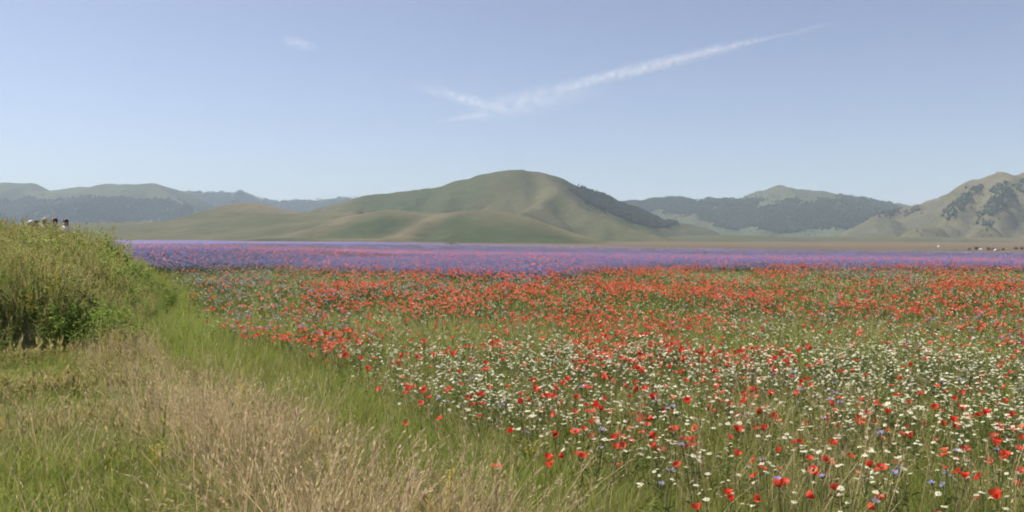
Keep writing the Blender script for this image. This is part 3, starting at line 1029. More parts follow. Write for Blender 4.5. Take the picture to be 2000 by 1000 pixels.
# --- dry grass strip
protos = [tuft(30 + i, 34, 0.14, 0.16, 0.40, 0.0036, 1.0, [M['dry'], M['green'], M['seed']], heads=9 + i, dryfrac=0.25, headL=0.06) for i in range(6)]
protos += [tuft(40 + i, 36, 0.13, 0.20, 0.42, 0.005, 0.9, [M['green'], M['dry'], M['seed']], heads=4, dryfrac=0.45, headL=.05) for i in range(3)]
P_, T_, S_, I_ = [], [], [], []
for y0, y1, n in ((1.6, 7, 13000), (7, 16, 15000), (16, 30, 6000)):
    x, y = wedge(n, y0, y1)
    fl, dr, px, py = zones(x, y)
    pn = fbm(x * 0.5, y * 0.5, 3, 130)
    # fully dry in the strip along the field, mixed with green towards the lower left corner
    q = px / np.interp(py, DR_Y, DR_X)
    strip = sstep(.40, .58, q) * (1 - sstep(-90, 40, dr))
    strip = np.maximum(strip, 0.16 * sstep(.35, .6, pn) * (dr < 0))
    pf = fbm(x * 1.6, y * 1.6, 3, 132)
    strip = strip * (1 - 0.85 * sstep(0.46, 0.60, pn)) * (1 - 0.7 * sstep(.48, .58, pf)) * .85
    strip = np.where(fl > 40, 0.02, np.maximum(strip, 0.02))
    keep = (rng.random(n) < strip) & ~in_bank(x, y)
    x, y, dr, pn, py = x[keep], y[keep], dr[keep], pn[keep], py[keep]
    k = len(x)
    s = rng.uniform(.5, 1.3, k) * (.4 + 1.25 * fbm(x * 1.1, y * 1.1, 3, 131)) * (1 - 0.5 * (1 - sstep(640, 840, py)))
    wide = np.clip(y / 9, 1, 1.7)
    P_.append(np.stack([x, y, ground_z(x, y)], -1)); T_.append(upright(k, .27)); S_.append(np.stack([s * wide, s * wide, s], -1))
    I_.append(np.where(rng.random(k) < 0.62, rng.integers(0, 6, k), rng.integers(6, 9, k)))
scatter('dry_grass', protos, np.concatenate(P_), np.concatenate(T_), np.concatenate(S_), np.concatenate(I_), 'tan seeding grass along the edge of the meadow')

# --- rank herbs on the bank and the low weeds before it
protos = [weed(60 + i, .45, .85, 5, [M['weed'], M['weed_dry']], 0.9, .085) for i in range(4)]
protos += [weed(70 + i, .55, 1.0, 5, [M['weed'], M['weed_dry']], 0.72, .085) for i in range(4)]
protos += [tuft(80 + i, 30, .13, .3, .6, .006, .9, [M['green'], M['dry'], M['seed']], heads=8, dryfrac=.4) for i in range(2)]
protos += [weed(84 + i, .5, .9, 4, [M['weed_lush'], M['weed_dry']], 1.3, .17) for i in range(3)]
n = 26000
x = rng.uniform(-26, -4.6, n); y = rng.uniform(10.6, 24, n)
keep = in_bank(x, y, .04) & (rng.random(n) < np.where(y < 17, 1, .6))
keep &= x > -0.75 * y - 2.5
x, y = x[keep], y[keep]
bh = bank_height(x, y)
k = len(x)
s = rng.uniform(.65, 1.12, k) * (0.55 + 0.45 * sstep(0, 0.6, bh)) * (0.45 + 1.05 * fbm(x * .8, y * .8, 3, 140))
tp = sstep(.45, .85, bh / .92)
pick = rng.random(k)
ind = np.where(pick < .74 - .34 * tp, rng.integers(0, 4, k), np.where(pick < .86, rng.integers(4, 8, k), rng.integers(8, 10, k)))
blob = fbm(x * .9 + 5, y * .9, 3, 141)
ind = np.where((blob > .47) & (rng.random(k) < .8 - .45 * tp), rng.integers(10, 13, k), ind)
tr = upright(k, .14)
scatter('bank_weeds', protos, np.stack([x, y, ground_z(x, y)], -1), tr, s, ind, 'rank olive weeds and withered herbs covering the bank')

low = [weed(90 + i, .08, .24, 7, [(M['weed'], M['weed_lush'])[i % 2], M['weed_dry']], 1.4, .038) for i in range(4)]
n = 13000
x, y = wedge(n, 1.8, 13)
fl, dr, px, py = zones(x, y)
pn = fbm(x * .7, y * .7, 3, 150)
keep = (dr < -40) & (rng.random(n) < sstep(.40, .56, pn) * (0.25 + 0.75 * (1 - sstep(.30, .5, px / np.interp(py, DR_Y, DR_X))))) & ~in_bank(x, y, .2)
x, y = x[keep], y[keep]; k = len(x)
scatter('low_weeds', low, np.stack([x, y, ground_z(x, y)], -1), upright(k, .2), rng.uniform(.6, 1.7, k) * (.5 + fbm(x * 1.1, y * 1.1, 2, 151)) * np.where(y > 7, .8, 1.0), rng.integers(0, 4, k), 'low leafy weeds among the grass below the bank')

# --- flowers
poppy_protos = [poppy_mass_mesh(300 + i) for i in range(7)]
daisy_protos = [daisy_mass_mesh(330 + i, 3 + i % 4) for i in range(6)]
corn_protos = [cornflower_mass_mesh(350 + i, 2 + i % 2, .10, .020, M['blue'], 9, .30, .46) for i in range(4)]
corn_patch = [cornflower_mass_mesh(360 + i, 26, .55, .026, M['lilac'], 6, .34, .52, 1, (0, 0, 0, 1)[i]) for i in range(4)]
red_patch = [cornflower_mass_mesh(370 + i, 9, .55, .024, M['lilac'], 6, .34, .50, 1, 4) for i in range(3)]


def density(x, y):
    """poppy, daisy, cornflower share of the mixed field"""
    fl, dr, px, py = zones(x, y)
    edge = sstep(-12, 60, fl)
    cl = fbm(x * .75, y * .45, 4, 160)                   # drifts
    cl2 = fbm(x * .6 + 9, y * .3, 4, 161)
    cl3 = fbm(x * .25 + 4, y * .25, 3, 162)
    far = 1 - sstep(560, 640, py)
    pop = edge * (0.16 + 1.05 * sstep(.42, .60, cl)) * (0.85 + 0.25 * far * (0.5 + 0.5 * sstep(900, 1150, px)))
    pop *= 1 - 0.75 * far * (1 - sstep(480, 660, px))
    pop *= 1 - 0.45 * sstep(880, 960, py)
    pop *= 1 - 0.5 * (1 - sstep(480, 680, px)) * (1 - sstep(600, 660, py))
    wh = edge * (0.40 + 0.42 * sstep(.40, .64, cl2)) * (1 - 0.2 * far * sstep(1000, 1200, px))
    wh *= 0.45 + 0.55 * sstep(0, 200, fl)
    bl = edge * (0.06 + 0.6 * sstep(.52, .66, cl3)) + 0.5 * far * edge * (1 - sstep(420, 620, px))
    return pop, wh, bl, fl, px, py


# poppies that can be told apart, read off the photograph: picture column, row
POPPIES = [(722, 718), (778, 710), (775, 732), (752, 755), (785, 757), (836, 757), (822, 777), (806, 822), (799, 660), (675, 664), (637, 674), (682, 699), (666, 692), (705, 699), (880, 692), (911, 697),
           (852, 690), (976, 701), (987, 688), (960, 716), (945, 715), (904, 722), (969, 667), (890, 743), (983, 746), (924, 764), (908, 772), (936, 781), (1018, 737), (1041, 739), (1072, 765), (1086, 753),
           (1102, 737), (1134, 734), (1116, 771), (1135, 792), (1097, 800), (1155, 750), (1179, 785), (1191, 771), (1209, 750), (1225, 772), (1261, 753), (1291, 772), (1275, 778), (1235, 804), (1237, 718),
           (1223, 699), (1137, 837), (1214, 849), (1239, 835), (1170, 818), (985, 835), (971, 915), (1057, 893), (1076, 907), (1146, 886), (1130, 891), (1106, 891), (1221, 872), (1270, 877), (1291, 870),
           (845, 771), (805, 744), (789, 695), (1554, 685), (1583, 680), (1529, 701), (1498, 720), (1680, 706), (1765, 713), (1785, 715), (1827, 748), (1928, 760), (1953, 732), (1982, 725), (1970, 750),
           (1769, 737), (1729, 746), (1739, 765), (1785, 764), (1762, 780), (1813, 790), (1867, 771), (1865, 792), (1879, 816), (1832, 820), (1912, 802), (1960, 830), (1554, 745), (1555, 734), (1634, 723),
           (1653, 725), (1695, 734), (1454, 758), (1464, 771), (1449, 785), (1482, 800), (1564, 771), (1634, 776), (1632, 795), (1667, 811), (1685, 780), (1706, 781), (1708, 804), (1727, 804), (1699, 823),
           (1368, 828), (1433, 837), (1445, 842), (1480, 832), (1421, 853), (1352, 865), (1337, 870), (1520, 884), (1316, 907), (1454, 897), (1435, 891), (1485, 932), (1470, 911), (1527, 954), (1552, 942),
           (1580, 961), (1419, 970), (1440, 967), (1463, 970), (1671, 986), (1610, 951), (1582, 919), (1594, 919), (1681, 907), (1646, 890), (1589, 891), (1606, 891), (1613, 865), (1863, 888), (1846, 914),
           (1860, 921), (1904, 933), (1928, 933), (1954, 884), (1958, 863), (1974, 869), (1930, 850), (1737, 909), (1993, 850), (1944, 975), (1715, 967), (1345, 986), (455, 631), (497, 655), (577, 635),
           (560, 605), (482, 640), (697, 637), (792, 612), (409, 607), (587, 659), (677, 644), (735, 630), (490, 616), (605, 625)]
petals = [petal_mesh('petal', 500 + i, [M['poppy'], M['poppy_core']], 0.037, cup, 4, 5) for i, cup in enumerate((0.35, 0.55, 0.75, 0.95, 1.15, 1.35))]
stems = []
for i in range(4):
    r = random.Random(520 + i); b = MB()
    pts = stem_pts(r, 0.40, 0.05)
    b.tube(pts, [.0026, .0024, .0022, .002, .002], 5, 0, False)
    for k in range(5):
        a2 = r.uniform(0, 6.28)
        leaf_quad(b, (0, 0, .02 + .04 * k), (math.cos(a2), math.sin(a2), .9), .09, .016, 0)
    stems.append((b.mesh('stem', [M['stem']]), pts[-1]))
b = MB()
b.ellipsoid((0, 0, .008), (.0065, .0065, .009), 5, 8, 1)
for k in range(14):
    t = k * 2.4; q = .009 + .003 * (k % 3)
    b.add([(math.cos(t) * .005, math.sin(t) * .005, .003), (math.cos(t + .12) * q, math.sin(t + .12) * q, .010), (math.cos(t) * q * 1.15, math.sin(t) * q * 1.15, .012), (math.cos(t - .12) * q, math.sin(t - .12) * q, .010)], [(0, 1, 2, 3)], 0)
core_mesh = b.mesh('seed_capsule', [M['poppy_core'], M['capsule']])
POPPY_LABEL = 'red poppy on a thin stem among the grass and daisies of the mixed flower field'
SPECIAL = {(806, 822): 'lone red poppy in the green strip above the tan dry grass',
           (971, 915): 'lone low poppy beside the tan dry grass near the yellow spikes',
           (722, 718): 'bright poppy standing out before bare green grass at the lower left edge of the flowers',
           (987, 688): 'tallest poppy of the bright red knot in the middle of the flower field',
           (976, 701): 'lower poppy of the bright red knot in the middle of the flower field',
           (455, 631): 'bright orange red poppy at the far left corner of the flower field',
           (497, 655): 'single poppy below the far left corner of the flower field',
           (1671, 986): 'dark crimson poppy cut by the lower edge of the picture',
           (1520, 884): 'round red poppy alone in grass above the lowest three bright poppies',
           (1527, 954): 'leftmost of the three bright poppies low in the field',
           (1552, 942): 'uppermost of the three bright poppies low in the field',
           (1580, 961): 'rightmost of the three bright poppies low in the field'}


def make_poppy(x, y, h, scale, label, r):
    o = empty('poppy', (x, y, float(ground_z(x, y))), r.uniform(0, 6.28), 1.0)
    sm, tip = r.choice(stems)
    st = link(bpy.data.objects.new('stem', sm), o)
    kz = h / 0.40
    st.scale = (1, 1, kz)
    tilt = r.choice((r.uniform(0, .5), r.uniform(.3, 1.25))); tz = r.uniform(0, 6.28)
    rot = Matrix.Rotation(tz, 4, 'Z') @ Matrix.Rotation(tilt, 4, 'X')
    head = Matrix.Translation((tip[0], tip[1], tip[2] * kz)) @ rot @ Matrix.Scale(scale, 4)
    pm = r.choice(petals)
    for k in range(4):
        p = link(bpy.data.objects.new('petal', pm), o)
        p.matrix_local = head @ Matrix.Rotation(k * math.pi / 2 + r.uniform(-.15, .15), 4, 'Z') @ Matrix.Scale((1.0, 0.9)[k % 2], 4)
    c = link(bpy.data.objects.new('seed_capsule', core_mesh), o)
    c.matrix_local = head
    return tag(o, label, 'poppy', 'poppies of the mixed flower field')


rp = random.Random(99)
spots = []
for px, py in POPPIES:
    h = rp.uniform(.38, .50)
    X, Y, _ = at_height(px, py, h + .02)
    spots.append((X, Y, h, SPECIAL.get((px, py), POPPY_LABEL)))
x, y = wedge(2600, 3.2, 13.5, .62, margin=0)
pop, wh, bl, fl, px, py = density(x, y)
sel = np.nonzero((rng.random(len(x)) < pop * .5) & (fl > 20))[0]
sel = sel[np.argsort(y[sel])]
for i in sel[:300 - len(spots)] if len(sel) < 200 else rng.choice(sel[:260], 300 - len(spots), replace=False):
    spots.append((float(x[i]), float(y[i]), rp.uniform(.34, .47), POPPY_LABEL))
for X, Y, h, lab in spots:
    make_poppy(X, Y, h, rp.uniform(.62, 1.0) * (1.0 + 0.04 * max(0, Y - 5)), lab, rp)

# the countless rest of the poppies
P_, S_ = [], []
for y0, y1, n, pr in ((4.0, 8.5, 1500, .30), (8.5, 14, 5000, .85), (14, 22, 11000, .62), (22, 37, 24000, .27)):
    x, y = wedge(n, y0, y1)
    pop, wh, bl, fl, px, py = density(x, y)
    keep = (rng.random(n) < pop * pr) & ~in_bank(x, y) & (py > np.interp(px, NEAR_X, NEAR_Y) - 2)
    x, y = x[keep], y[keep]
    P_.append(np.stack([x, y, ground_z(x, y)], -1)); S_.append(rng.uniform(.75, 1.0, len(x)) * np.clip(.8 + y / 40, .9, 1.4))
p = np.concatenate(P_); k = len(p)
scatter('poppies', poppy_protos, p, upright(k, .1), np.concatenate(S_), rng.integers(0, 7, k), 'countless small red poppies across the far half of the mixed field')

# daisies: 300 near ones as things, the rest as a mass
daisy_meshes = []
for i in range(8):
    r = random.Random(540 + i); b = MB()
    h = .40
    pts = stem_pts(r, h, .05)
    b.tube(pts, [.0018] * 5, 4, 2, False)
    for k in range(8):
        a2 = r.uniform(0, 6.28); t = r.uniform(.1, .8)
        leaf_quad(b, (pts[-1][0] * t * t, pts[-1][1] * t * t, h * t), (math.cos(a2), math.sin(a2), .8), .05, .008, 2)
    daisy_head(b, pts[-1], .0155, r.uniform(-.5, .5), r, 12)
    daisy_meshes.append(b.mesh('daisy', [M['white'], M['yellow'], M['stem']]))
x, y = wedge(9000, 3.0, 10.5, .62, margin=0)
pop, wh, bl, fl, px, py = density(x, y)
ok = np.nonzero((rng.random(len(x)) < wh * .55) & (fl > 0) & (px < 2030) & (px > 0) & (py < 1015))[0]
ok = ok[np.argsort(y[ok])]
near_d = ok[:300]; rest_d = ok[300:]
for i in near_d:
    o = link(bpy.data.objects.new('daisy', daisy_meshes[int(rng.integers(0, 8))]))
    o.location = (x[i], y[i], float(ground_z(x[i], y[i])))
    s = rng.uniform(.85, 1.2)
    o.rotation_euler = (rng.normal(0, .08), rng.normal(0, .08), rng.uniform(0, 6.28)); o.scale = (s, s, s)
    tag(o, 'small white daisy with a yellow disc in the near right part of the meadow', 'daisy', 'near daisies of the mixed flower field')
P_ = [np.stack([x[rest_d], y[rest_d], ground_z(x[rest_d], y[rest_d])], -1)]
for y0, y1, n, pr in ((3.2, 5.5, 1300, .34), (5.5, 12, 6500, .42), (12, 20, 12000, .50), (20, 37, 26000, 1.0)):
    x, y = wedge(n, y0, y1)
    pop, wh, bl, fl, px, py = density(x, y)
    keep = (rng.random(n) < wh * pr) & ~in_bank(x, y) & (py > np.interp(px, NEAR_X, NEAR_Y) - 1)
    x, y = x[keep], y[keep]
    P_.append(np.stack([x, y, ground_z(x, y)], -1))
p = np.concatenate(P_); k = len(p)
scatter('daisies', daisy_protos, p, upright(k, .1), rng.uniform(.85, 1.3, k), rng.integers(0, 6, k), 'countless white daisies in drifts through the mixed field')

# cornflowers in the mixed field: near ones as things
corn_meshes = []
for i in range(4):
    r = random.Random(560 + i); b = MB()
    pts = stem_pts(r, .40, .05)
    b.tube(pts, [.002] * 5, 4, 1, False)
    for k in range(5):
        a2 = r.uniform(0, 6.28); t = r.uniform(.1, .8)
        leaf_quad(b, (0, 0, .36 * t), (math.cos(a2), math.sin(a2), .9), .08, .008, 1)
    b.ellipsoid((pts[-1][0], pts[-1][1], pts[-1][2]), (.006, .006, .010), 4, 6, 1)
    cornflower_head(b, pts[-1], .021, r, 0, 10)
    corn_meshes.append(b.mesh('cornflower', [M['blue'], M['stem']]))
x, y = wedge(2600, 3.4, 12, .62, margin=0)
pop, wh, bl, fl, px, py = density(x, y)
ok = np.nonzero((rng.random(len(x)) < bl * .5) & (fl > 20) & (px < 2010) & (px > 0) & (py < 1000))[0]
ok = ok[np.argsort(y[ok])][:50]
for i in ok:
    o = link(bpy.data.objects.new('cornflower', corn_meshes[int(rng.integers(0, 4))]))
    o.location = (x[i], y[i], float(ground_z(x[i], y[i])))
    o.rotation_euler = (rng.normal(0, .08), rng.normal(0, .08), rng.uniform(0, 6.28))
    s = rng.uniform(.9, 1.25); o.scale = (s, s, s)
    tag(o, 'blue violet cornflower standing singly among the poppies and daisies', 'cornflower', 'near cornflowers of the mixed flower field')
P_ = []
for y0, y1, n, pr in ((10, 18, 6000, .28), (18, 37, 15000, .5)):
    x, y = wedge(n, y0, y1)
    pop, wh, bl, fl, px, py = density(x, y)
    keep = (rng.random(n) < bl * pr) & ~in_bank(x, y) & (py > np.interp(px, NEAR_X, NEAR_Y) - 1)
    P_.append(np.stack([x[keep], y[keep], ground_z(x[keep], y[keep])], -1))
p = np.concatenate(P_); k = len(p)
scatter('cornflowers', corn_protos, p, upright(k, .1), rng.uniform(.85, 1.3, k), rng.integers(0, 4, k), 'scattered cornflowers in the far half of the mixed field')

# the blue field beyond
P_, S_, I_ = [], [], []
for y0, y1, n in ((24, 70, 26000), (70, 260, 22000), (260, 900, 12000)):
    x, y = wedge(n, y0, y1, .72, -1, 3)
    z = ground_z(x, y)
    px, py = project(x, y, z + .4)
    ef, en = field_edges(px, py)
    keep = (en > -1.0 + rng.normal(0, .8, n)) & (ef > .6) & ~in_bank(x, y)
    x, y, z, px, py = x[keep], y[keep], z[keep], px[keep], py[keep]
    k = len(x)
    rb = np.exp(-((py - (489 + (px - 500) * .012)) / 6.0) ** 2) * (1 - sstep(650, 950, px)) * .22
    rb += np.exp(-((py - (497 + (px - 650) * .012)) / 4.0) ** 2) * sstep(450, 650, px) * (1 - sstep(900, 1120, px)) * .30
    rb = rb * (.3 + 1.2 * fbm(px / 40, py / 3, 3, 170)) + .05 * sstep(.5, .65, fbm(px / 120, py / 5, 3, 171))
    red = rng.random(k) < rb
    s = np.clip(y / 60, 1, 6) * rng.uniform(.8, 1.2, k)
    P_.append(np.stack([x, y, z], -1)); S_.append(np.stack([s, s, np.clip(s, .8, 1.5)], -1))
    I_.append(np.where(red, rng.integers(4, 7, k), rng.integers(0, 4, k)))
p = np.concatenate(P_); k = len(p)
scatter('cornflower_field_flowers', corn_patch + red_patch, p, upright(k, .03), np.concatenate(S_), np.concatenate(I_), 'violet blue cornflowers with bands of poppies filling the field behind')

# ------------------------------------------------------------------ plants that stand out singly
def spot(px, py, h):
    """foot of a plant h tall whose top shows at this pixel"""
    ys_ = np.linspace(1.5, 45, 6000)
    u = (px - 1000) / F; v = (500 - py) / F
    dy = cp + v * sp; dz = -sp + v * cp
    k = ys_ / dy
    below = CAM_H + dz * k <= ground_z(u * k, ys_) + h
    i = int(np.argmax(below)) if below.any() else len(ys_) - 1
    X, Y = float(u * k[i]), float(ys_[i])
    g = float(ground_z(X, Y))
    return X, Y, g


def yellow_plant(px, py, h, label, seed, spike=0.5, width=0.05, n=110):
    r = random.Random(seed)
    X, Y, g = spot(px, py, h)
    o = empty('yellow_bedstraw', (X, Y, g), r.uniform(0, 6.28))
    b = MB(); fb = MB(); lb = MB()
    for s in range(3):
        az = r.uniform(0, 6.28); hh = h * r.uniform(.82, 1.0) if s else h
        pts = blade_pts(r, (r.uniform(-.02, .02), r.uniform(-.02, .02), -.02), az, hh, r.uniform(.03, .2), 5)
        b.tube(pts, [.003, .0028, .0025, .002, .0018, .0015], 4, 0, False)
        for i in range(14):
            t = r.uniform(.05, .7); k = min(4, int(t * 5)); p = Vector(pts[k]).lerp(Vector(pts[k + 1]), t * 5 - k); a = r.uniform(0, 6.28)
            leaf_quad(lb, p, (math.cos(a), math.sin(a), .5), .035, .006, 0)
        for i in range(n):
            t = 1 - spike * r.random() ** 1.3; k = min(4, int(t * 5)); p = Vector(pts[k]).lerp(Vector(pts[k + 1]), t * 5 - k)
            a = r.uniform(0, 6.28); q = width * (1.25 - t) * r.random() ** .5 + .004
            c = p + Vector((math.cos(a) * q, math.sin(a) * q, r.uniform(-.01, .012)))
            d = r.uniform(.003, .0055)
            u = r.uniform(0, 1.57)
            fb.add([c + Vector((math.cos(u) * d, math.sin(u) * d, r.uniform(-d, d))), c + Vector((-math.sin(u) * d, math.cos(u) * d, r.uniform(-d, d))), c - Vector((math.cos(u) * d, math.sin(u) * d, 0)), c + Vector((math.sin(u) * d, -math.cos(u) * d, 0))], [(0, 1, 2, 3)], 0)
    b.obj('stem', M['stem'], o)
    lb.obj('foliage', M['weed'], o)
    fb.obj('flower_spike', M['yel_fl'], o)
    tag(o, label, 'wildflower', 'yellow flowered plants')


yellow_plant(205, 628, .62, 'tall yellow flower spike at the foot of the weedy bank', 701, .6, .05, 160)
yellow_plant(480, 738, .46, 'yellow flower spikes between the tan grass and the green strip', 702, .6, .07, 160)
yellow_plant(468, 752, .42, 'lower yellow spike just before the yellow clump by the green strip', 703, .5, .06, 120)
yellow_plant(310, 862, .40, 'flat topped yellow flowers under the dark green stalk', 704, .25, .10, 110)
yellow_plant(880, 903, .52, 'slender yellow spike rising from the tan grass low in the middle', 705, .45, .035, 130)
yellow_plant(815, 962, .36, 'short yellow clump low in the tan grass, leftmost of three', 706, .4, .05, 110)
yellow_plant(852, 956, .38, 'short yellow clump between two other yellow clumps low in the tan grass', 707, .4, .05, 110)
yellow_plant(262, 585, .85, 'yellow flowers at the right end of the weedy bank', 708, .5, .07, 150)
yellow_plant(95, 505, 1.0, 'yellow flowers high on the weedy bank', 711, .4, .10, 200)
yellow_plant(60, 560, .8, 'yellow flowers half way down the weedy bank at the left', 712, .35, .09, 150)
yellow_plant(235, 640, .5, 'second yellow spike to the right of the tall one at the foot of the bank', 713, .5, .05, 120)
yellow_plant(612, 822, .42, 'faint yellow flowers in the tan grass below the green strip', 709, .35, .05, 70)
yellow_plant(1038, 850, .38, 'small yellow flowers in the grass at the front edge of the daisies', 710, .3, .05, 50)


def grass_stalk(px, py, h, label, seed, bend=.15, headL=.12, az=None, col='dry', hw=.03, rad=.0035, heads=26):
    r = random.Random(seed)
    X, Y, g = spot(px, py, h)
    o = empty('grass_stalk', (X, Y, g))
    az = r.uniform(0, 6.28) if az is None else az
    L = h / max(.3, (1 - .3 * bend))
    pts = blade_pts(r, (0, 0, -.02), az, L, bend, 7)
    b = MB(); b.tube(pts, [rad * (1 - .08 * i) for i in range(8)], 5, 0, False)
    b.obj('stem', M[col], o)
    b = MB()
    n = len(pts)
    for i in range(heads):
        t = 1 - (headL / L) * r.random()
        k = min(n - 2, int(t * (n - 1))); p = Vector(pts[k]).lerp(Vector(pts[k + 1]), t * (n - 1) - k); d = Vector(pts[k + 1]) - Vector(pts[k])
        seed_head(b, r, p, d, .03, hw, 0, 2)
    b.obj('seed_head', M['seed' if col == 'dry' else col], o)
    b = MB()
    for i in range(3):
        blade(b, r, (0, 0, .03 + .05 * i), az + 2 * i, h * .45, .9, .006, 0, 4)
    b.obj('leaf_blades', M['dry' if col == 'dry' else 'green'], o)
    tag(o, label, 'grass stalk', 'grass stalks that stand out')


grass_stalk(165, 950, .45, 'pale arching grass plume in the lower left corner', 721, 1.5, .26, 0.0, 'dry', .035, .004, 46)
grass_stalk(312, 690, .55, 'pale upright seed head on the path below the bank', 722, .1, .12)
grass_stalk(303, 752, .45, 'straw coloured stalk in front of the pale upright seed head', 723, .12, .10)
grass_stalk(1562, 772, .52, 'pale straw stalk leaning right between the poppies', 724, .8, .06, 0.1, 'dry', .012, .004, 8)
grass_stalk(1676, 858, .50, 'tall straw stalk with bent tip low in the flower field', 725, .3, .06, 0.0, 'dry', .012, .004, 8)
grass_stalk(720, 925, .50, 'bleached curved stalk in the dense tan grass', 726, .5, .08, 0.3, 'dry', .014, .004, 10)
grass_stalk(123, 735, .40, 'pale seed head above the trampled grass before the bank', 727, .4, .10, 3.0)
grass_stalk(20, 870, .42, 'drooping straw plume at the left edge of the picture', 728, 1.2, .16, .4, 'dry', .03, .0035, 30)
grass_stalk(1157, 838, .45, 'straw stalk leaning over the daisies at the field edge', 729, .8, .07, .2, 'dry', .012, .0035, 8)

# dark green upright stalk
r = random.Random(731)
X, Y, g = spot(314, 790, .60)
o = empty('green_dock', (X, Y, g))
pts = blade_pts(r, (0, 0, -.02), .5, .62, .05, 5)
b = MB(); b.tube(pts, [.006, .0055, .005, .0045, .004, .003], 6, 0, False); b.obj('stem', M['stem'], o)
for i in range(18):
    t = .1 + .85 * i / 18; k = min(4, int(t * 5)); p = Vector(pts[k]).lerp(Vector(pts[k + 1]), t * 5 - k); a_ = i * 2.4
    b = MB(); leaf_quad(b, p, (math.cos(a_), math.sin(a_), 1.4), .12 * (1.1 - .6 * t), .03, 0, .1); b.obj('leaf', M['lush'], o)
tag(o, 'dark green upright leafy stalk above the flat topped yellow flowers', 'weed')


# ------------------------------------------------------------------ shrubs
def shrub(px, py_foot_depth, width, height, label, seed, mat, n=900, leaf=.06, z=None, at=None, name='shrub'):
    r = random.Random(seed)
    X, Y = at if at else (at_depth(px, 460, py_foot_depth)[0], py_foot_depth)
    o = empty(name, (X, Y, float(ground_z(X, Y)) if z is None else z))
    b = MB()
    tips = []
    for i in range(7):
        a = i * .9 + r.uniform(-.3, .3); e = Vector((math.cos(a) * width * .33 * r.random(), math.sin(a) * width * .33 * r.random(), height * r.uniform(.55, .85)))
        b.tube([(0, 0, -.1), tuple(e * .45 + Vector((0, 0, .05 * height))), tuple(e)], [.03 * height, .018 * height, .006 * height], 5, 0, False)
        tips.append(e)
    b.obj('trunk', bark, o)
    b = MB()
    cl = [(t * 1.0, r.uniform(.18, .32)) for t in tips] + [(Vector((r.uniform(-.4, .4) * width, r.uniform(-.4, .4) * width, height * r.uniform(.15, .6))), r.uniform(.15, .3)) for _ in range(9)]
    for i in range(n):
        c, q = r.choice(cl)
        v = Vector((r.gauss(0, 1), r.gauss(0, 1), r.gauss(0, 1))).normalized() * (q * r.random() ** .4)
        p = c + Vector((v.x * width, v.y * width, v.z * height))
        if p.z < .02 * height: continue
        d = Vector((r.uniform(-1, 1), r.uniform(-1, 1), r.uniform(-.2, 1)))
        leaf_quad(b, p, d, leaf * r.uniform(.7, 1.4), leaf * .55, 0)
    b.obj('crown', mat, o)
    return tag(o, label, 'shrub', 'shrubs beyond the flower field' if Y > 200 else None)


dark_leaf = leaf_material('dark_shrub_leaf', (0.035, 0.055, 0.018), (0.055, 0.075, 0.024), .2)
olive_leaf = leaf_material('olive_shrub_leaf', (0.12, 0.13, 0.04), (0.16, 0.16, 0.05), .25)
brown_leaf = leaf_material('brownish_shrub_leaf', (0.16, 0.125, 0.07), (0.19, 0.15, 0.08), .3)
shrub(3, 38, 1.5, 1.95, 'dark upright shrub at the left edge behind the bank', 801, dark_leaf, 2200, .07)
shrub(30, 36, 1.2, 1.1, 'low olive shrub beside the dark shrub behind the bank', 802, olive_leaf, 1500, .06)


def far_ground(px, py):
    """where the line of sight through a pixel meets the plain"""
    ys_ = np.geomspace(40, 3000, 4000)
    u = (px - 1000) / F
    pts_x = u * ys_ * cp + u * 0
    zz = ground_z(pts_x, ys_)
    _, pp = project(pts_x, ys_, zz)
    i = int(np.argmin(np.abs(pp - py)))
    return float(pts_x[i]), float(ys_[i]), float(zz[i])


def far_shrub(px, py, w_px, h_px, label, seed, mat, n=700):
    X, Y, Z = far_ground(px, py)
    k = Y / F
    return shrub(px, Y, w_px * k, h_px * k, label, seed, mat, n, .16 * h_px * k, z=Z, at=(X, Y))


far_shrub(882, 478, 30, 6, 'low olive thicket on the far edge of the blue field before the foothill', 811, olive_leaf, 1100)
far_shrub(1893, 489, 6, 5, 'small brown shrub beyond the blue field, just right of the two standing people', 812, brown_leaf)
far_shrub(1908, 489, 9, 7, 'dark olive shrub left of the small white car beyond the blue field', 813, brown_leaf)
far_shrub(1931, 489, 8, 6, 'olive shrub between the white cars beyond the blue field', 814, olive_leaf)
far_shrub(1984, 488, 9, 6, 'brown shrub far right beyond the blue field, left of a like one', 815, brown_leaf)
far_shrub(1996, 488, 7, 6, 'brown shrub at the right edge beyond the blue field', 816, brown_leaf)
far_shrub(1960, 489, 6, 5, 'brown shrub right of the long white car beyond the blue field', 817, brown_leaf)

# ------------------------------------------------------------------ parked cars beyond the field
paint_white = plain_material('white_car_paint', (0.58, 0.56, 0.52), .5, .4, .03)
paint_red = plain_material('maroon_car_paint', (0.16, 0.05, 0.04), .35, .5, .05)
glass = plain_material('car_glass', (0.03, 0.035, 0.04), .1, .6, .05)
tyre = plain_material('tyre_rubber', (0.02, 0.02, 0.02), .8, .2)
rim = plain_material('wheel_rim', (0.45, 0.45, 0.46), .4, .5, .05, 8, .6)


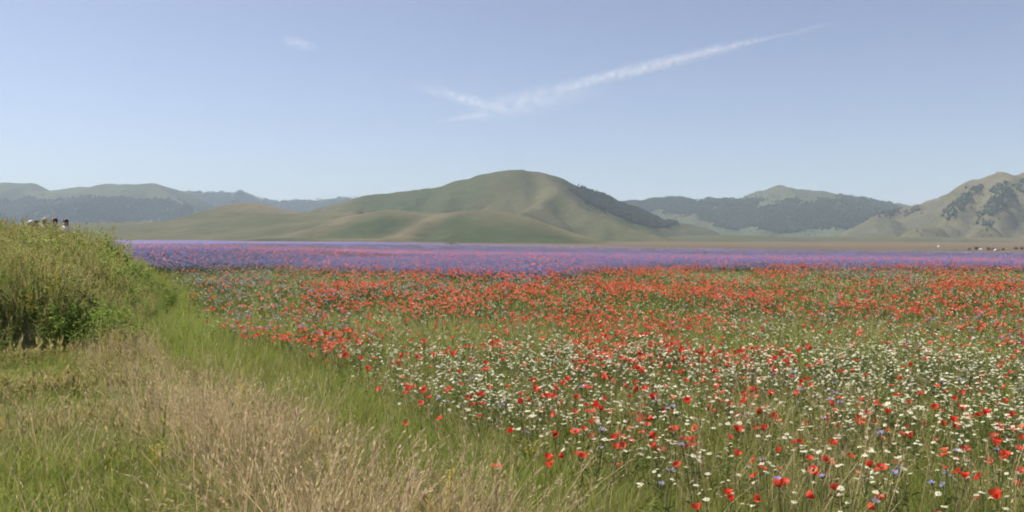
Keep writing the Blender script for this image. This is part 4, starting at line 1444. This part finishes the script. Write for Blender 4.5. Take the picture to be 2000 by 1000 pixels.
def car(px, py, rz, label, paint, van=False):
    X, Y, Z = far_ground(px, py)
    o = empty('parked_car', (X, Y, Z), rz)
    prof = [(-2.1, .35), (-2.12, .75), (-1.95, .95), (-1.55, 1.02), (-1.25, 1.42), (.45, 1.45), (1.05, 1.0), (1.95, .85), (2.1, .6), (2.08, .35)] if not van else \
           [(-2.4, .4), (-2.42, 1.9), (-2.3, 2.05), (1.0, 2.05), (1.6, 1.3), (2.3, 1.1), (2.42, .7), (2.4, .4)]
    def slab(prof, w, wt=None):
        b = MB(); n = len(prof)
        zt = max(p[1] for p in prof)
        f = lambda z: w / 2 * (1 - .16 * max(0, (z - .9)) / max(.01, zt - .9))
        vs = [(x, -f(z), z) for x, z in prof] + [(x, f(z), z) for x, z in prof]
        b.add(vs, [tuple(range(n)), tuple(range(2 * n - 1, n - 1, -1))] + [(i + n, (i + 1) % n + n, (i + 1) % n, i) for i in range(n)], 0)
        return b
    slab(prof, 1.72).obj('body', paint, o)
    wz = (1.05, 1.38) if not van else (1.35, 1.85)
    for s in (-1, 1):
        b = MB()
        y1 = s * (.845 if not van else .82); y2 = s * (.80 if not van else .77)
        x0, x1 = (-1.2, .75) if not van else (.2, 1.25)
        b.add([(x0, y1 * 1.0, wz[0]), (x1, y1 * 1.0, wz[0]), (x1 - .38, y2, wz[1]), (x0 + .12, y2, wz[1])], [(0, 1, 2, 3)], 0)
        b.add([(x0, y1 - s * .05, wz[0]), (x1, y1 - s * .05, wz[0]), (x1 - .38, y2 - s * .05, wz[1]), (x0 + .12, y2 - s * .05, wz[1])], [(3, 2, 1, 0)], 0)
        b.obj('side_window', glass, o)
        for x in (-1.3, 1.3):
            b = MB(); b.tube([(x, s * .68, .33), (x, s * .88, .33)], [.33, .33], 14, 0)
            w_ = b.obj('wheel', tyre, o)
            b = MB(); b.tube([(x, s * .86, .33), (x, s * .895, .33)], [.19, .19], 10, 0); b.obj('rim', rim, w_)
    b = MB()
    xw = (.48, 1.03) if not van else (1.03, 1.58)
    zw = (1.43, 1.04) if not van else (1.98, 1.36)
    b.add([(xw[0] + .03, -.66, zw[0]), (xw[0] + .03, .66, zw[0]), (xw[1] + .03, .74, zw[1]), (xw[1] + .03, -.74, zw[1])], [(3, 2, 1, 0)], 0)
    b.obj('windscreen', glass, o)
    return tag(o, label, 'car', 'cars parked beyond the blue field')


car(1834, 483.5, 1.3, 'white van standing apart on the brown plain beyond the blue field', paint_white, True)
car(1915, 489, 1.2, 'small white car seen end on beside the dark olive shrub', paint_white)
car(1948, 490, .1, 'white car seen side on, foremost beyond the blue field', paint_white)
car(1941, 487.5, .15, 'maroon car behind the white car seen side on', paint_red)

# ------------------------------------------------------------------ people
skin_m = plain_material('skin', (0.48, 0.28, 0.20), .55, .3, .06)
hair_dark = plain_material('dark_hair', (0.025, 0.018, 0.014), .55, .3, .2)
cloth = {k: plain_material(k, c, .9, .1, .12) for k, c in {'white_cotton': (.72, .70, .66), 'pink_cotton': (.42, .17, .15), 'navy_cotton': (.05, .06, .10), 'beige_cotton': (.45, .38, .28), 'black_cotton': (.03, .03, .035), 'denim': (.10, .13, .20)}.items()}


def person(x, y, z, rz, h, top_m, leg_m, hair=None, hat=None, label='', arm=.12, group=None):
    root = empty('person', (x, y, z), rz, h / 1.72)
    J = {}
    vs, es, rad = [], [], []
    def j(n, p, r, frm=None):
        J[n] = len(vs); vs.append(p); rad.append(r)
        if frm: es.append((J[frm], J[n]))
    j('pelvis', (0, 0, .93), .145); j('waist', (0, 0, 1.08), .125, 'pelvis'); j('chest', (0, -.01, 1.27), .15, 'waist'); j('collar', (0, 0, 1.41), .10, 'chest')
    j('neck', (0, -.01, 1.48), .055, 'collar'); j('jaw', (0, -.02, 1.55), .075, 'neck'); j('skull', (0, -.01, 1.64), .092, 'jaw'); j('crown', (0, 0, 1.70), .05, 'skull')
    for s, n in ((-1, 'l'), (1, 'r')):
        j('sh' + n, (s * .185, 0, 1.39), .062, 'collar'); j('el' + n, (s * (.22 + arm * .3), .02, 1.11), .044, 'sh' + n); j('wr' + n, (s * (.22 + arm * .2), -.07, .87), .030, 'el' + n)
        j('pa' + n, (s * (.215 + arm * .2), -.09, .80), .033, 'wr' + n)
        for f in range(4):
            j('f%d%s' % (f, n), (s * (.205 + arm * .2), -.125 + .022 * f, .755 - (.004, .012, .008, 0)[f]), .010, 'pa' + n)
            j('g%d%s' % (f, n), (s * (.19 + arm * .2), -.125 + .022 * f, .715 - (.004, .012, .008, 0)[f]), .008, 'f%d%s' % (f, n))
        j('t0' + n, (s * (.195 + arm * .2), -.135, .785), .011, 'pa' + n); j('t1' + n, (s * (.185 + arm * .2), -.15, .75), .008, 't0' + n)
        j('hip' + n, (s * .095, 0, .86), .095, 'pelvis'); j('kn' + n, (s * .11, -.02, .49), .060, 'hip' + n); j('an' + n, (s * .12, .02, .09), .042, 'kn' + n)
        j('to' + n, (s * .135, -.13, .035), .038, 'an' + n)
    me = bpy.data.meshes.new('body'); me.from_pydata(vs, es, []); me.update()
    tmp = link(bpy.data.objects.new('body', me))
    sk = tmp.modifiers.new('skin', 'SKIN')
    for i, v in enumerate(me.skin_vertices[0].data):
        v.radius = (rad[i] * (1.25 if 3 > i > -1 else 1), rad[i]); v.use_root = (i == 0)
    sb = tmp.modifiers.new('sub', 'SUBSURF'); sb.levels = 1; sb.render_levels = 1
    dg = bpy.context.evaluated_depsgraph_get()
    body = bpy.data.meshes.new_from_object(tmp.evaluated_get(dg))
    bpy.data.objects.remove(tmp)
    for m in (skin_m, top_m, leg_m, cloth['black_cotton']): body.materials.append(m)
    for p in body.polygons:
        c = p.center
        p.material_index = 3 if c.z < .085 else 2 if c.z < .95 and abs(c.x) < .2 else (1 if (c.z < 1.45 and (abs(c.x) < .2 or c.z > 1.18)) else 0)
        p.use_smooth = True
    body.name = 'body'
    link(bpy.data.objects.new('body', body), root)
    b = MB()
    for s in (-1, 1):
        b.ellipsoid((s * .032, -.098, 1.635), (.011, .008, .008), 4, 6, 0)
    b.obj('eyes', hair_dark, root)
    b = MB(); b.add([(0, -.105, 1.64), (-.016, -.098, 1.595), (.016, -.098, 1.595), (0, -.13, 1.60)], [(0, 1, 3), (0, 3, 2), (1, 2, 3)], 0); b.obj('nose', skin_m, root)
    b = MB(); b.box((0, -.094, 1.57), (.045, .012, .010)); b.obj('mouth', cloth['pink_cotton'], root)
    if hair:
        b = MB(); b.ellipsoid((0, .018, 1.66), (.098, .105, .10), 7, 12, 0); b.ellipsoid((0, .055, 1.57), (.085, .05, .10), 6, 10, 0); b.obj('hair', hair, root, True)
    if hat:
        b = MB(); b.ellipsoid((0, 0, 1.70), (.105, .115, .085), 6, 12, 0); b.tube([(0, 0, 1.685), (0, 0, 1.695)], [.17, .165], 16, 0); b.obj('hat', hat, root, True)
    return tag(root, label, 'person', group)


for px, dist, h, top_, leg_, hr_, ht_, lab in (
        (61, 33, 1.60, 'pink_cotton', 'denim', hair_dark, 'white_cotton', 'person in a white hat and pink top, leftmost of the walkers behind the bank'),
        (71, 34, 1.66, 'pink_cotton', 'navy_cotton', hair_dark, None, 'dark haired person in a reddish top beside the white hat behind the bank'),
        (88, 33, 1.70, 'beige_cotton', 'denim', None, 'beige_cotton', 'person in a pale straw coloured hat among the walkers behind the bank'),
        (107, 35, 1.74, 'navy_cotton', 'denim', hair_dark, None, 'dark haired person between the pale hat and the white shirt behind the bank'),
        (129, 33, 1.66, 'white_cotton', 'black_cotton', hair_dark, None, 'dark haired person in a white shirt, rightmost of the walkers behind the bank')):
    X = at_depth(px, 460, dist)[0]
    person(X, dist, float(ground_z(X, dist)), random.uniform(-.8, .8), h, cloth[top_], cloth[leg_], hr_, cloth[ht_] if ht_ else None, lab, group='walkers behind the bank')
for px, py, top_, lab in ((1864, 488, 'navy_cotton', 'tiny standing figure left of the shrubs beyond the blue field'), (1868, 488.5, 'beige_cotton', 'tiny standing figure in beige beside another one beyond the blue field')):
    X, Y, Z = far_ground(px, py)
    person(X, Y, Z, .4, 1.75, cloth[top_], cloth['black_cotton'], hair_dark, None, lab, group='people beyond the blue field')


# ------------------------------------------------------------------ high thin clouds
def cloud(p0, p1, half, amount, label, seed, soft=1.5, grain=3.0, lean=0.0):
    alt = 6000.0
    def pt(px, py):
        u = (px - 1000) / F; v = (500 - py) / F
        dy = cp + v * sp; dz = -sp + v * cp
        k = (alt - CAM_H) / dz
        return Vector((u * k, dy * k, alt))
    a, c = pt(*p0), pt(*p1)
    mid = (a + c) / 2; d = (c - a); L = d.length
    w = half / F * mid.y
    b = MB(); b.ellipsoid((0, 0, 0), (1, 1, 1), 14, 24)
    m, nt, out = new_mat('thin_cloud')
    tc = N(nt, 'ShaderNodeTexCoord')
    ln = N(nt, 'ShaderNodeVectorMath', operation='LENGTH'); nt.links.new(tc.outputs['Object'], ln.inputs[0])
    fall = math_node(nt, 'SUBTRACT', 1.0, ln.outputs['Value'], True)
    fall = math_node(nt, 'POWER', fall, soft)
    mp = N(nt, 'ShaderNodeMapping'); mp.inputs['Scale'].default_value = (min(40, grain * L / (6 * w)), grain * .5, grain * .5); mp.inputs['Location'].default_value = (seed * 3.1, seed, 0)
    nt.links.new(tc.outputs['Object'], mp.inputs['Vector'])
    nz = N(nt, 'ShaderNodeTexNoise'); nz.inputs['Detail'].default_value = 4; nz.inputs['Roughness'].default_value = .6; nz.inputs['Scale'].default_value = 1.0
    nt.links.new(mp.outputs[0], nz.inputs['Vector'])
    mr = N(nt, 'ShaderNodeMapRange'); mr.inputs['From Min'].default_value = .36; mr.inputs['From Max'].default_value = .66
    nt.links.new(nz.outputs['Fac'], mr.inputs['Value'])
    den = math_node(nt, 'MULTIPLY', fall, mr.outputs[0])
    den = math_node(nt, 'MULTIPLY', den, amount / w)
    sx = N(nt, 'ShaderNodeSeparateXYZ'); nt.links.new(tc.outputs['Object'], sx.inputs[0])
    ln_ = math_node(nt, 'MULTIPLY_ADD', sx.outputs['X'], lean); ln_.node.inputs[2].default_value = 1.0
    den = math_node(nt, 'MULTIPLY', den, ln_)
    v = N(nt, 'ShaderNodeVolumePrincipled'); v.inputs['Color'].default_value = (1, 1, 1, 1); v.inputs['Anisotropy'].default_value = 0.2
    nt.links.new(den, v.inputs['Density'])
    nt.links.new(v.outputs[0], out.inputs['Volume'])
    o = b.obj('cloud', m)
    o.location = mid
    o.rotation_euler = d.to_track_quat('X', 'Z').to_euler()
    o.scale = (L / 2, w, w)
    tag(o, label, 'cloud', 'thin high clouds')


cloud((1000, 196), (1556, 60), 16, .9, 'long white vapour streak climbing to the upper right', 1, 1.4, 3.0, .55)
cloud((1230, 139), (1545, 63), 7, .5, 'bright core at the upper end of the long streak', 7, 1.0, 2.5, .6)
cloud((1480, 80), (1660, 38), 9, .14, 'faint tail beyond the upper end of the long streak', 2)
cloud((880, 232), (1230, 155), 34, .42, 'soft veil of cloud under the lower end of the long streak', 3, 1.3, 3)
cloud((785, 160), (1010, 222), 16, .5, 'faint wisp sloping down to the lower end of the long streak', 4)
cloud((840, 240), (985, 218), 8, .4, 'small flat wisp below the sloping one', 5)
cloud((540, 72), (628, 98), 16, .32, 'lone small wisp in the upper left part of the sky', 6)
